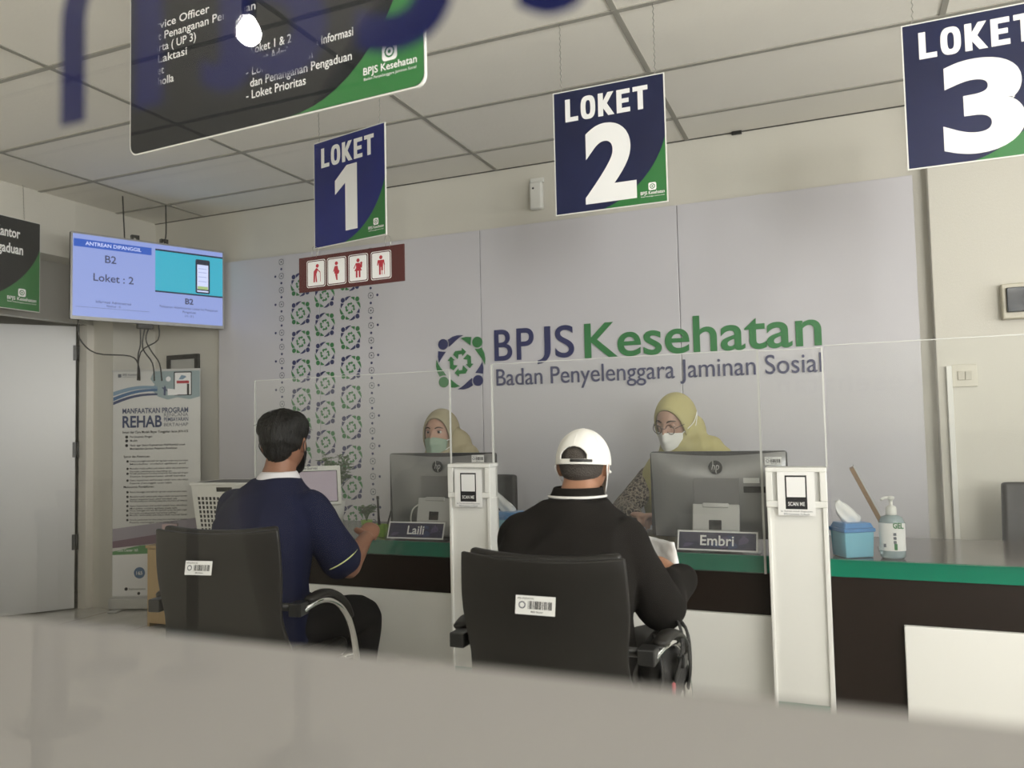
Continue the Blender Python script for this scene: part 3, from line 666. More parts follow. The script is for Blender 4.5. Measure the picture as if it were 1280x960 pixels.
for k, f in enumerate((.405, .438, .46, .49)):
    its.append(T(words[k], .017, .13, zz(f), 4, width=.42, bold=.005)); its.append(T(words[(k+1) % 4][:30], .017, .13, zz(f+.013), 4, width=.30 if k % 2 else .4, bold=.005)); pol.append((circ(.112, zz(f)+.005, .009, 10), 4))
for k in range(7):
    f = .542+.0205*k
    its.append(T(words[k % 4], .017, .13, zz(f), 4, width=.41, bold=.005)); pol.append((circ(.112, zz(f)+.005, .009, 10), 4))
    if k in (1, 3, 4, 6): its.append(T(words[(k+2) % 4][:36], .017, .13, zz(f+.0115), 4, width=.34, bold=.005))
for f in (.297, .314, .335): pol.append((circ(.105, zz(f)+.006, .011, 10), 4))
its += [T('bpjskesehatan', .02, .125, zz(.969), 4, width=.12), T('Care Center 165', .026, .04, zz(.80), 5, bold=.015, width=.15), T('165', .035, .20, zz(.903), 5, align='CENTER', bold=.02)]
bm = BM()
for i, (p, mi) in enumerate(pol): poly(bm, p, mi, 0, -.0024-.00004*i)
bmesh.ops.triangulate(bm, faces=bm.faces[:])
for it in its: textmesh(bm, y=-.0052, **it)
obj('print', bm, [mat('ink_mist', (.30, .38, .40), .5), mat('ink_band1', (.22, .33, .44), .5), mat('ink_band2', (.08, .16, .30), .5), mat('ink_band3', (.05, .07, .15), .5), INKK, PRINTW, INKRED, mat('ink_band_green', (.12, .30, .12), .5), mat('ink_lilac', (.36, .33, .38), .5), mat('ink_plum', (.20, .13, .17), .5), INKGREY], t, fix=False)

t = thing('picture_frame', 'small black picture frame on the wall behind the banner', 'picture', (-4.545, 4.485, 1.69))
bm = BM(); W = .155
for a in ((-W, W, -.13, -.095), (-W, W, .10, .135), (-W, -W+.035, -.095, .10), (W-.035, W, -.095, .10)): box(bm, a[0], a[1], -.012, .013, a[2], a[3])
obj('frame', bm, BLACKP, t, bevel=.003)
bm = BM(); box(bm, -W+.03, W-.03, 0, .012, -.1, .105); obj('picture', bm, mat('picture_grey', (.5, .5, .47), .3), t)

t = thing('wooden_cabinet', 'low light wood cabinet on the floor in front of the banner', 'cabinet', (-4.185, 3.83, 0))
bm = BM(); box(bm, 0, .018, 0, .36, .0, .5); box(bm, .80, .82, 0, .36, 0, .5); box(bm, .018, .80, .34, .36, .02, .5); box(bm, .018, .80, .01, .34, .02, .04); box(bm, .018, .80, .01, .34, .25, .265); obj('carcass', bm, WOOD, t, bevel=.002)
bm = BM(); box(bm, -.008, .828, -.01, .365, .5, .518); obj('top_board', bm, WOOD, t, bevel=.002)
for x0, x1, kx in ((.02, .407, .37), (.411, .798, .45)):
    bm = BM(); box(bm, x0, x1, -.018, -.001, .03, .495); dr = obj('door', bm, WOOD, t, bevel=.002)
    bm = BM(); lathe(bm, [(.005, 0), (.006, .012), (.014, .016), (.014, .024), (.004, .028)], 12)
    bmesh.ops.transform(bm, matrix=Matrix.Translation((kx, -.018, .3)) @ Matrix.Rotation(R(90), 4, 'X'), verts=bm.verts[:]); obj('knob', bm, BLACKP, dr)
t = thing('brochure_box', 'small clear box of pale brochures on the wooden cabinet top', 'brochure holder', (-4.10, 3.93, .518))
bm = BM(); box(bm, -.05, .05, -.03, .03, 0, .004); box(bm, -.05, .05, -.03, -.027, .004, .08); box(bm, -.05, -.047, -.027, .03, .004, .1); box(bm, .047, .05, -.027, .03, .004, .1); box(bm, -.047, .047, .027, .03, .004, .13); obj('holder', bm, ACRY, t)
bm = BM(); box(bm, -.044, .044, -.02, .02, .005, .125); obj('brochures', bm, mat('brochure_pink', (.6, .45, .45), .6), t)

# perforated hamper standing on the cabinet
t = thing('plastic_hamper', 'white perforated plastic hamper standing on the wooden cabinet', 'basket', (-3.60, 4.02, .518), R(6))
bw, bd, tw, td, hh = .20, .13, .24, .16, .40
bm = BM()
def side(a0, b0, a1, b1, nx, nz):
    # one perforated wall between bottom edge a0-b0 and top edge a1-b1
    a0, b0, a1, b1 = V(a0), V(b0), V(a1), V(b1)
    def q(u, v): return (a0*(1-u)+b0*u)*(1-v)+(a1*(1-u)+b1*u)*v
    U = [0, .07]; m = .86/nx
    for i in range(nx): U += [.07+m*(i+.10), .07+m*(i+.74)]
    U += [1]
    v0, v1 = .10, .80; mv = (v1-v0)/nz; Vv = [0]
    for i in range(nz): Vv += [v0+mv*(i+.12), v0+mv*(i+.82)]
    Vv += [.87, .94, 1]
    vs = {}
    def vt(i, j):
        if (i, j) not in vs: vs[(i, j)] = bm.verts.new(q(U[i], Vv[j]))
        return vs[(i, j)]
    for i in range(len(U)-1):
        for j in range(len(Vv)-1):
            hole = i >= 2 and (i % 2 == 0) and i < len(U)-2 and (j % 2 == 1) and j < 2*nz+1
            slot = Vv[j] == .87 and .38 < (U[i]+U[i+1])/2 < .62
            if hole or slot: continue
            bm.faces.new((vt(i, j), vt(i+1, j), vt(i+1, j+1), vt(i, j+1)))
side((-bw, -bd, 0), (bw, -bd, 0), (-tw, -td, hh), (tw, -td, hh), 14, 10); side((bw, -bd, 0), (bw, bd, 0), (tw, -td, hh), (tw, td, hh), 9, 10)
side((bw, bd, 0), (-bw, bd, 0), (tw, td, hh), (-tw, td, hh), 14, 10); side((-bw, bd, 0), (-bw, -bd, 0), (-tw, td, hh), (-tw, -td, hh), 9, 10)
o = obj('basket_wall', bm, PWHITE, t); so = o.modifiers.new('thickness', 'SOLIDIFY'); so.thickness = .004
bm = BM(); box(bm, -bw, bw, -bd, bd, 0, .006); obj('bottom', bm, PWHITE, t)
bm = BM(); ringloft(bm, [[V((sx*(a-.016), sy*(b-.016), z)) for sx, sy in ((-1, -1), (1, -1), (1, 1), (-1, 1))] for a, b, z in ((bw, bd, .008), (tw, td, hh-.02))], smooth=False); obj('shade_filler', bm, mat('filler_shade_dark', (.05, .05, .048), .8), t)  # added dark filler, its colour stands for the shade behind the holes
bm = BM()
for a in ((-tw-.008, tw+.008, -td-.008, -td+.004), (-tw-.008, tw+.008, td-.004, td+.008), (-tw-.008, -tw+.004, -td+.004, td-.004), (tw-.004, tw+.008, -td+.004, td-.004)): box(bm, a[0], a[1], a[2], a[3], hh-.012, hh+.006)
obj('rim', bm, PWHITE, t, bevel=.004)
bm = BM(); box(bm, -tw+.006, tw-.006, -td+.006, td-.006, hh-.004, hh+.004); obj('lid', bm, mat('lid_dark', (.10, .10, .10), .5), t)

# ---------------------------------------------------------------- fittings on the back wall
t = thing('wall_sensor', 'white detector box high on the back wall beside sign LOKET 2', 'detector', (-1.68, 4.5, 2.66))
bm = BM(); box(bm, -.04, .04, -.045, 0, -.10, .07); obj('body', bm, PWHITE, t, bevel=.012, seg=3)
bm = BM(); box(bm, -.044, .044, -.02, 0, .07, .10); obj('mount', bm, PWHITE, t, bevel=.004)
bm = BM(); ellip(bm, (-.015, -.045, .03), (.007, .004, .007), None, 10, 6); obj('indicator', bm, BLACKP, t)
bm = BM(); box(bm, -.51, -.455, YB-.02, YB-.002, ZC-.018, ZC+0); t = obj('cable_clip', bm, BLACKP, bevel=.002); tag(t, 'small black clip on the ceiling edge between signs LOKET 2 and LOKET 3', 'clip')
t = thing('light_switch', 'cream double light switch on the wall at the right', 'switch', (.557, 4.41, 1.435))
bm = BM(); box(bm, -.055, .055, -.012, 0, -.055, .055); obj('plate', bm, mat('switch_cream', (.62, .59, .50), .4), t, bevel=.004)
for x in (-.016, .016):
    bm = BM(); box(bm, x-.0145, x+.0145, -.018, -.010, -.022, .022); obj('rocker', bm, mat('rocker_cream', (.52, .49, .41), .4), t, bevel=.003)
bm = BM(); box(bm, .478, .502, 4.385, 4.41, .0, 1.485); t = obj('cable_trunking', bm, PWHITE, bevel=.002); tag(t, 'white vertical cable trunking on the wall below the switch', 'trunking')
t = thing('breaker_box', 'dark breaker box with cream surround cut by the right edge', 'electrical box', (.89, 4.41, 1.78))
bm = BM(); box(bm, -.165, .165, -.05, 0, -.085, .085); obj('surround', bm, mat('breaker_cream', (.55, .52, .42), .4), t, bevel=.006)
bm = BM(); box(bm, -.148, .148, -.066, -.049, -.055, .063); obj('cover', bm, mat('breaker_glass', (.022, .027, .034), .12), t, bevel=.004)
bm = BM(); box(bm, -.06, .12, -.069, -.065, -.02, -.005); obj('toggle_slot', bm, BLACKP, t)

# ---------------------------------------------------------------- things on the counter
def monitor(x, y, W, z1, label, rotz=0):
    t = thing('computer_monitor', label, 'monitor', (x, y, .7415), R(rotz), group='monitors turned to the staff'); h = W/2; b0 = .035; t1 = z1-.74
    bm = BM(); poly(bm, rrect(-h, h, b0, t1, .012), 0, .022, -.010); obj('bezel', bm, BEZEL, t, bevel=.002)
    bm = BM(); poly(bm, [(-h+.012, b0+.02), (h-.012, b0+.02), (h-.012, t1-.012), (-h+.012, t1-.012)], 0, 0, .0126)
    for f in bm.faces: f.normal_flip()
    obj('screen', bm, emis('desk_screen', (.5, .6, .75), .5), t, fix=False)
    bm = BM(); nx, nz = 28, 18; g = []
    for j in range(nz+1):
        row = []
        for i in range(nx+1):
            u, v = i/nx, j/nz; top = t1-.003-.015*math.sin(math.pi*u)**1.2
            z = b0+.002+(top-b0-.002)*v; inx = .004+.012*(1-v)
            row.append(bm.verts.new((-h+inx+(W-2*inx)*u, -.011-.034*(1-abs(2*u-1)**3.2)*(1-abs(2*v-1)**3.2), z)))
        g.append(row)
    for j in range(nz):
        for i in range(nx): bm.faces.new((g[j][i], g[j][i+1], g[j+1][i+1], g[j+1][i])).smooth = True
    obj('back_cover', bm, SILVER, t, fix=False)
    bm = BM(); box(bm, -.088, .088, -.0475, -.044, .17, .275); obj('hatch', bm, mat('silver_hatch', (.27, .265, .27), .4, metal=.5), t, bevel=.001)
    # stand: slanted foot plate with a dark port
    a = Matrix.Translation((0, -.05, .17)) @ Matrix.Rotation(R(-12), 4, 'X')
    bm = BM(); box(bm, -.09, .09, -.02, .0, -.168, 0, 0, a); st = obj('stand', bm, SILVERL, t, bevel=.004)
    bm = BM(); box(bm, -.05, .05, -.026, -.019, -.014, .004, 0, a); obj('hinge_cover', bm, SILVERL, st, bevel=.003)
    bm = BM(); box(bm, -.026, .022, -.0215, -.0195, -.10, -.062, 0, a); obj('port_recess', bm, BLACKP, st)
    bm = BM(); box(bm, -.11, .11, -.075, .12, 0, .01); obj('foot', bm, SILVERL, t, bevel=.004)
    bm = BM(); poly(bm, circ(0, t1-.062, .027, 32), 0, 0, -.0462)
    textmesh(bm, 'hp', .042, 0, t1-.072, 1, 'CENTER', .0, .030, y=-.0468, shear=.25); box(bm, -.0105, -.0075, -.0468, -.0464, t1-.058, t1-.037, 1); box(bm, .0015, .0045, -.0468, -.0464, t1-.087, t1-.068, 1)
    obj('logo', bm, [mat('logo_dark', (.035, .035, .035), .4), SILVERL], t, fix=False)
    return t
m1 = monitor(-1.737, 3.285, .555, 1.118, 'silver backed monitor on the Laili desk')
m2 = monitor(-.472, 3.235, .535, 1.118, 'silver backed monitor on the Embri desk')
def sticker(name, parent, w, h, loc, rz=0, tilt=0, m=None):
    bm = BM(); poly(bm, [(-w/2, -h/2), (w/2, -h/2), (w/2, h/2), (-w/2, h/2)], 0)
    x = -w*.18
    random.seed(3)
    while x < w*.4:
        d = random.choice((.012, .02, .03))*w; poly(bm, [(x, -h*.2), (x+d, -h*.2), (x+d, h*.22), (x, h*.22)], 1, 0, -.0004); x += d+random.choice((.01, .018, .025))*w
    poly(bm, circ(-w*.33, 0, h*.2, 12), 2, 0, -.0004); poly(bm, circ(-w*.33, 0, h*.13, 12), 0, 0, -.0007)
    textmesh(bm, 'BPJS KESEHATAN', h*.14, -w*.45, h*.30, 1, width=w*.4, y=-.0005); textmesh(bm, 'Milik Kantor', h*.13, w*.05, -h*.38, 1, 'CENTER', .01, y=-.0005)
    o = obj(name, bm, [PAPER, INKK, INKGREY], parent, fix=False); o.location = loc; o.rotation_euler = (tilt, 0, rz); o['label'] = 'white barcode sticker'; return o
sticker('asset_sticker', m2, .062, .032, (.218, -.040, .34)); sticker('asset_sticker', m1, .062, .032, (.205, -.042, .352))
bm = BM(); box(bm, .105, .165, -.0465, -.044, .255, .275); obj('label_plate', bm, PAPER, m2); bm = BM(); box(bm, .105, .19, -.0465, -.043, .218, .242); obj('port_strip', bm, BLACKP, m2)
bm = BM(); tube(bm, [(-.09, -.07, .03), (-.13, -.07, .06), (-.125, -.06, .12), (-.08, -.05, .15)], .0035, 6, 5); obj('cable', bm, PWHITE, m1)

def nameplate(txt, x, y, w, rz, label):
    t = thing('name_plate', label, 'name plate', (x, y, .741), R(rz), group='desk name plates'); h = .082
    mt = Matrix.Rotation(R(-22), 4, 'X')
    bm = BM(); box(bm, -w/2-.008, w/2+.008, -.002, .001, 0, h+.006, 0, mt); box(bm, -w/2-.008, w/2+.008, -.002, .06, 0, .003); obj('acrylic_holder', bm, ACRY, t)
    bm = BM(); poly(bm, [(-w/2, .005), (w/2, .005), (w/2, h), (-w/2, h)], 0, 0, -.003); poly(bm, [(-w/2+.006, .011), (w/2-.006, .011), (w/2-.006, h-.006), (-w/2+.006, h-.006)], 1, 0, -.0036)
    random.seed(len(txt))
    for k in range(7):
        cx = -w*.38+w*.76*random.random(); cz = .018+.045*random.random(); q = .012+.01*random.random(); an = random.random()*3
        poly(bm, [(max(-w/2+.008, min(w/2-.008, cx+q*1.8*math.cos(an+b*1.26)*(1 if b % 2 else .5))), max(.012, min(h-.008, cz+q*math.sin(an+b*1.26)*(1 if b % 2 else .5)))) for b in range(5)], 2+k % 2, 0, -.0039-.00004*k)
    bmesh.ops.triangulate(bm, faces=bm.faces[:])
    textmesh(bm, txt, .055, 0, .026, 0, 'CENTER', .015, y=-.0046)
    bmesh.ops.transform(bm, matrix=mt, verts=bm.verts[:])
    obj('name_card', bm, [PRINTW, mat('card_indigo', (.045, .043, .085), .3), mat('card_violet', (.10, .085, .17), .3), mat('card_blue', (.06, .08, .17), .3)], t, fix=False)
nameplate('Laili', -1.775, 3.085, .275, 4, 'indigo name plate reading Laili')
nameplate('Embri', -.462, 3.085, .30, 0, 'indigo name plate reading Embri')

def tissue(x, y, rz, w, d, label):
    t = thing('tissue_box', label, 'tissue box', (x, y, .741), R(rz), group='blue tissue boxes on the counter')
    bm = BM(); ringloft(bm, [[V((sx*w*k, sy*d*k, z)) for sx, sy in ((-.5, -.5), (.5, -.5), (.5, .5), (-.5, .5))] for z, k in ((0, .93), (.095, 1))], smooth=False); obj('box', bm, SKYBOX, t, bevel=.004)
    bm = BM(); box(bm, -w/2-.004, w/2+.004, -d/2-.004, d/2+.004, .09, .104); ringloft(bm, [[V((sx*w*k, sy*d*k, z)) for sx, sy in ((-.5, -.5), (.5, -.5), (.5, .5), (-.5, .5))] for z, k in ((.104, 1), (.122, .86))], smooth=False); obj('lid', bm, SKYLID, t, bevel=.003)
    bm = BM(); random.seed(5); n = 14; lv = []
    for j in range(9):
        v = j/8; r = .020+.020*math.sin(v*2.9)-.010*v; ln = -.035*v**1.4
        lv.append([V((r*math.cos(2*math.pi*k/n)*(1.35+.25*math.sin(3*k+j*.7))+ln, r*.5*math.sin(2*math.pi*k/n)*(1-.75*v)+.007*math.sin(k*1.9+j), .115+.075*v+.022*math.cos(2*math.pi*k/n+2.6)*v+.008*math.sin(k*2.3)*v)) for k in range(n)])
    ringloft(bm, lv, cap=True); o = obj('tissue', bm, PAPER, t, fix=True); so = o.modifiers.new('fold', 'SUBSURF'); so.levels = so.render_levels = 1
    return t
tissue(-1.38, 3.22, 0, .13, .11, 'blue tissue box left of the customer in the white cap')
tissue(.014, 3.135, 32, .115, .095, 'blue tissue box with white tissue beside the sanitizer bottle')

t = thing('sanitizer_bottle', 'clear hand sanitizer pump bottle with white label on the counter', 'bottle', (.145, 3.125, .741))
bm = BM(); lathe(bm, [(.034, 0), (.041, .006), (.042, .02), (.041, .13), (.034, .145), (.016, .152), (.015, .16)], 28)
for v in bm.verts: v.co.y *= .72
obj('body', bm, CLEARGEL, t, smooth=True)
bm = BM(); n = 25
for i in range(n-1):
    pts = []
    for k in (i, i+1):
        a = R(-90-105+210*k/(n-1)); pts.append((.0425*math.cos(a), .0425*.72*math.sin(a)))
    (xa, ya), (xb, yb) = pts; f = bm.faces.new([bm.verts.new(p) for p in ((xa, ya, .028), (xb, yb, .028), (xb, yb, .125), (xa, ya, .125))]); f.smooth = True
obj('label_wrap', bm, PAPER, t, fix=False)
bm = BM()
box(bm, -.0432, .0432, -.004, .0, .1225, .126, 1)
textmesh(bm, 'GEL', .028, .002, .108, 1, 'LEFT', .03, y=-.0312, width=.034)
for k in range(3): poly(bm, rrect(.002, .012, .082-.014*k, .092-.014*k, .002), 2, 0, -.0312)
poly(bm, [(.004, .032), (.014, .032), (.014, .054), (.004, .054)], 1, 0, -.0312); poly(bm, [(-.03, .04), (-.017, .04), (-.017, .053), (-.03, .053)], 2, 0, -.0262)
obj('label_print', bm, [PAPER, INKG, INKGREY], t, fix=False)
bm = BM(); lathe(bm, [(.017, .152), (.018, .156), (.018, .175), (.015, .182), (.006, .186), (.006, .205), (.012, .207), (.013, .216), (.004, .219)], 18); tube(bm, [(0, 0, .212), (-.02, -.01, .213), (-.032, -.016, .206)], .005, 8, 2); obj('pump', bm, PWHITE, t)

t = thing('display_stand', 'wooden display stand leaning to the left behind the sanitizer bottle', 'stand', (.115, 3.33, .741))
mt = Matrix.Translation((.03, 0, .05)) @ Matrix.Rotation(R(-25), 4, 'Y')
bm = BM(); box(bm, -.010, .006, -.05, .06, .055, .285, 0, mt); obj('wood_panel', bm, mat('stand_wood', (.27, .17, .09), .5, noise_amt=.2, noise_scale=10, stretch=(10, 10, 1)), t, bevel=.001)
bm = BM(); box(bm, .0065, .0095, -.052, .062, -.045, .29, 0, mt); box(bm, -.01, .07, -.052, .062, 0, .003); obj('acrylic_back', bm, EDGE, t)

t = thing('touch_display', 'white framed tablet display leaning back at the left end of the counter', 'tablet', (-2.415, 3.20, .741), R(40))
mt = Matrix.Translation((0, 0, .13)) @ Matrix.Rotation(R(-24), 4, 'X')
bm = BM(); box(bm, -.145, .145, -.004, .02, 0, .205, 0, mt); obj('housing', bm, PWHITE, t, bevel=.005)
bm = BM(); poly(bm, rrect(-.128, .128, .012, .178, .004), 0, 0, -.0046); bmesh.ops.transform(bm, matrix=mt, verts=bm.verts[:]); obj('screen_rim', bm, BLACKP, t, fix=False)
bm = BM(); poly(bm, rrect(-.124, .124, .016, .174, .003), 0, 0, -.0052); bmesh.ops.transform(bm, matrix=mt, verts=bm.verts[:]); obj('screen', bm, emis('tablet_screen', (.42, .34, .38), .55), t, fix=False)
bm = BM(); textmesh(bm, 'e-Survei', .02, .0, .186, 0, 'CENTER', .02, y=-.0046); bmesh.ops.transform(bm, matrix=mt, verts=bm.verts[:]); obj('brand_text', bm, INKGREY, t, fix=False)
bm = BM(); box(bm, -.09, .09, -.06, .08, 0, .012); box(bm, -.03, .03, .02, .045, .012, .2); obj('stand', bm, PWHITE, t, bevel=.004)

def plant(x, y, z, ph, pr, fr, fh, n, label, pm, seed):
    random.seed(seed); t = thing('potted_plant', label, 'plant', (x, y, z), group=None)
    bm = BM(); lathe(bm, [(pr*.7, 0), (pr, ph), (pr*.9, ph), (pr*.85, ph*.85)], 16); obj('pot', bm, pm, t)
    st = BM(); lf = BM()
    for i in range(n):
        a = random.random()*6.28; e = V((fr*random.uniform(.3, 1)*math.cos(a), fr*random.uniform(.3, 1)*math.sin(a), ph+fh*random.uniform(.45, 1)))
        tube(st, [(0, 0, ph*.8), (e.x*.4, e.y*.4, ph+(e.z-ph)*.6), e], .0014, 5, 3)
        for q in range(5):
            b = random.random()*6.28; L_ = .022+.018*random.random(); u = V((math.cos(b), math.sin(b), random.uniform(-.3, .7))).normalized(); s = u.cross(V((0, 0, 1))).normalized()*L_*.32; k = V((0, 0, .004))
            vs = [lf.verts.new(e+p) for p in (V((0, 0, 0)), u*L_*.5+s+k, u*L_, u*L_*.5-s+k)]; lf.faces.new(vs)
    obj('stems', st, LEAF, t); obj('foliage', lf, LEAF, t, fix=False)
plant(-2.50, 3.52, .741, .12, .05, .10, .24, 46, 'bushy green potted plant behind the tablet display', PWHITE, 2)
plant(-2.205, 3.36, .741, .045, .03, .035, .06, 22, 'tiny green succulent in a pot right of the tablet display', LIME, 4)

t = thing('pen_holder', 'lime green pen holder with black pens left of the Laili plate', 'pen holder', (-2.0, 3.16, .741))
bm = BM(); box(bm, -.035, .035, -.025, .025, 0, .005); 
for a in ((-.035, .035, -.025, -.022), (-.035, .035, .022, .025), (-.035, -.032, -.022, .022), (.032, .035, -.022, .022)): box(bm, a[0], a[1], a[2], a[3], .005, .055)
obj('cup', bm, LIME, t)
for a, b, r in (((-.005, 0, .006), (-.012, 0, .185), .0055), ((.02, .005, .006), (.05, .02, .12), .004), ((.012, -.01, .006), (.0, -.018, .13), .004)):
    bm = BM(); a, b = V(a), V(b); tube(bm, [a, a+(b-a)*.92, a+(b-a)*.92, b], [r, r, r*1.25, r*1.1], 8, 1); obj('pen', bm, BLACKP, t)

t = thing('tent_card', 'small grey white tent card on the counter left of the white cap', 'card', (-1.255, 3.42, .741), R(-20))
bm = BM(); ringloft(bm, [[V((x, -.05, 0)), V((x, .05, 0)), V((x, 0, .15))] for x in (-.07, .07)], smooth=False); obj('card', bm, mat('card_grey', (.5, .5, .48), .5), t)
bm = BM(); poly(bm, [(-.05, .03), (.05, .03), (.05, .1), (-.05, .1)], 0, 0, -.001)
bmesh.ops.transform(bm, matrix=Matrix.Translation((0, -.05, 0)) @ Matrix.Rotation(R(-18.4), 4, 'X'), verts=bm.verts[:]); obj('print', bm, INKGREY, t, fix=False)

# ---------------------------------------------------------------- office chairs behind the counter (facing the counter)
def office_chair(x, y, label, zs=.50):
    t = thing('office_chair', label, 'chair', (x, y, 0), R(180), group='office chairs behind the counter')
    bm = BM(); box(bm, -.22, .22, -.20, .24, zs-.07, zs); obj('seat', bm, LEATHER, t, bevel=.03, seg=3)
    bm = BM(); rows = []
    for j in range(9):
        v = j/8; rows.append([V((-.21*(1-.06*v)+.42*(1-.06*v)*i/8, -.24-.03*v+.03*((i-4)/4)**2, zs+.10+.36*v)) for i in range(9)])
    ringloft(bm, rows, cap=False, closed=False); o = obj('backrest', bm, LEATHER, t); so = o.modifiers.new('pad', 'SOLIDIFY'); so.thickness = .045; so.offset = 0; b = o.modifiers.new('bevel', 'BEVEL'); b.width = .015; b.segments = 3; b.limit_method = 'ANGLE'
    bm = BM(); tube(bm, [(0, -.05, zs-.08), (0, -.22, zs-.07), (0, -.28, zs+.05), (0, -.285, zs+.25)], .02, 8, 4); obj('back_bracket', bm, BLACKP, t)
    bm = BM(); lathe(bm, [(.028, .09), (.028, .28), (.02, .28), (.02, zs-.07)], 14); obj('gas_lift', bm, BLACKP, t)
    for k in range(5):
        a = R(72*k+18); c, s = math.cos(a), math.sin(a); bm = BM(); tube(bm, [(0, 0, .11), (.15*c, .15*s, .10), (.29*c, .29*s, .075)], [.026, .02, .015], 8, 3); lg = obj('leg', bm, BLACKP, t)
        bm = BM(); tube(bm, [(.29*c-.012*s, .29*s+.012*c, .03), (.29*c+.012*s, .29*s-.012*c, .03)], .03, 14, 1); obj('caster', bm, BLACKP, lg)
office_chair(-1.93, 3.93, 'black office chair behind the green masked clerk', .50)
office_chair(-.70, 3.93, 'black office chair of the clerk in glasses', .50)
office_chair(.85, 3.93, 'empty black office chair at the right edge behind the counter', .475)

# ---------------------------------------------------------------- visitor chairs
def visitor_chair(x, y, rz, label):
    t = thing('visitor_chair', label, 'chair', (x, y, 0), R(rz), group='black leather visitor chairs')
    # backrest: waisted, leaning back, slightly dished
    def grid(off, z0, z1, shrink):
        rows = []
        for j in range(15):
            v = j/14; z = z0+(z1-z0)*v; k = (z-.36)/.54; wd = .236+.018*math.cos(k*2.2)-.028*math.exp(-((k-.45)/.22)**2)-shrink
            yy = -.150-.112*k-.024*math.sin(k*3.1); rows.append([V((wd*(-1+2*i/14), yy+off+.028*((i-7)/7)**2, z+.012*((i-7)/7)**2*v)) for i in range(15)])
        return rows
    bm = BM(); ringloft(bm, grid(0, .34, .908, 0), cap=False, closed=False); o = obj('backrest', bm, LEATHER, t)
    so = o.modifiers.new('pad', 'SOLIDIFY'); so.thickness = .016; so.offset = 0; b = o.modifiers.new('bevel', 'BEVEL'); b.width = .006; b.segments = 3; b.limit_method = 'ANGLE'
    bm = BM(); ringloft(bm, grid(.028, .44, .917, .016), cap=False, closed=False); o = obj('back_cushion', bm, LEATHER, t)
    so = o.modifiers.new('pad', 'SOLIDIFY'); so.thickness = .03; so.offset = 0; b = o.modifiers.new('bevel', 'BEVEL'); b.width = .012; b.segments = 3; b.limit_method = 'ANGLE'
    bm = BM(); box(bm, -.235, .235, -.16, .28, .385, .45); obj('seat', bm, LEATHER, t, bevel=.028, seg=3)
    bm = BM(); tube(bm, [(-.275, -.165, .655), (.275, -.165, .655)], .013, 10, 1); obj('crossbar', bm, BLACKP, t)
    for sx in (-1, 1):
        bm = BM(); tube(bm, [(sx*.27, -.175, .645), (sx*.285, -.10, .660), (sx*.29, -.01, .648), (sx*.29, .08, .605), (sx*.29, .155, .53), (sx*.29, .205, .42), (sx*.29, .23, .28), (sx*.29, .235, .12), (sx*.29, .21, .03), (sx*.29, .14, .013), (sx*.29, -.15, .013), (sx*.285, -.24, .013)], .0135, 10, 6)
        fr = obj('arm_frame', bm, CHROME, t, smooth=True)
        bm = BM(); tube(bm, [(sx*.283, -.13, .676), (sx*.29, -.06, .682), (sx*.29, .02, .662), (sx*.29, .10, .615), (sx*.29, .15, .56)], [.022, .025, .026, .025, .02], 12, 5, flat=((0, .5, 1), .5), round_ends=True); obj('arm_pad', bm, LEATHER, t)
        bm = BM(); box(bm, sx*.262-.022, sx*.262+.022, -.205, -.145, .632, .675); obj('arm_bracket', bm, BLACKP, t, bevel=.004)
        bm = BM(); tube(bm, [(sx*.29, .212, .40), (sx*.2, .17, .38)], .011, 8, 1); obj('seat_rail', bm, CHROME, t)
    bm = BM(); tube(bm, [(-.285, -.24, .013), (.285, -.24, .013)], .0125, 8, 1); obj('floor_bar', bm, CHROME, t)
    return t
vc1 = visitor_chair(-1.965, 2.275, 10, 'black visitor chair under the customer in the navy shirt')
vc2 = visitor_chair(-.765, 2.235, 0, 'black visitor chair under the customer in the white cap')
vc2.scale = (1.04, 1, .97)
sticker('asset_sticker', vc1, .098, .045, (-.035, -.284, .80), 0, R(-10)); sticker('asset_sticker', vc2, .108, .05, (.0, -.281, .79), 0, R(-10))

# ---------------------------------------------------------------- people
def remeshed(bm, voxel, smooth=4, factor=.5):
    me = bpy.data.meshes.new('source'); bmesh.ops.recalc_face_normals(bm, faces=bm.faces[:]); bm.to_mesh(me); bm.free()
    o = bpy.data.objects.new('source', me); COL.objects.link(o)
    m = o.modifiers.new('r', 'REMESH'); m.mode = 'VOXEL'; m.voxel_size = voxel; m.use_smooth_shade = True
    s = o.modifiers.new('s', 'SMOOTH'); s.iterations = smooth; s.factor = factor
    dg = bpy.context.evaluated_depsgraph_get(); out = bpy.data.meshes.new_from_object(o.evaluated_get(dg))
    bpy.data.objects.remove(o); bpy.data.meshes.remove(me)
    b = bmesh.new(); b.from_mesh(out); bpy.data.meshes.remove(out)
    for f in b.faces: f.smooth = True
    b.normal_update(); return b
def wrinkle(bm, amp, freq, stretch=(1, 1, 1), seed=0):
    bm.normal_update()
    for v in bm.verts:
        p = V((v.co.x*stretch[0], v.co.y*stretch[1], v.co.z*stretch[2]))*freq+V((seed*7.3, seed*3.1, 0))
        n = noise.noise(p); n2 = noise.noise(p*2.1)
        v.co += v.normal*amp*(1-2*abs(n)+.5*n2)
def torso(bm, rings, yaw=0, n=28, ex=2.5, grow=0):
    """rings: (x, y, z, half width, half depth)"""
    c, s = math.cos(yaw), math.sin(yaw); out = []
    for x, y, z, hw, hd in rings:
        r = []
        for k in range(n):
            a = 2*math.pi*k/n; ca, sa = math.cos(a), math.sin(a)
            px = (hw+grow)*math.copysign(abs(ca)**(2/ex), ca); py = (hd+grow)*math.copysign(abs(sa)**(2/ex), sa)
            r.append(V((x+px*c-py*s, y+px*s+py*c, z)))
        out.append(r)
    ringloft(bm, out)
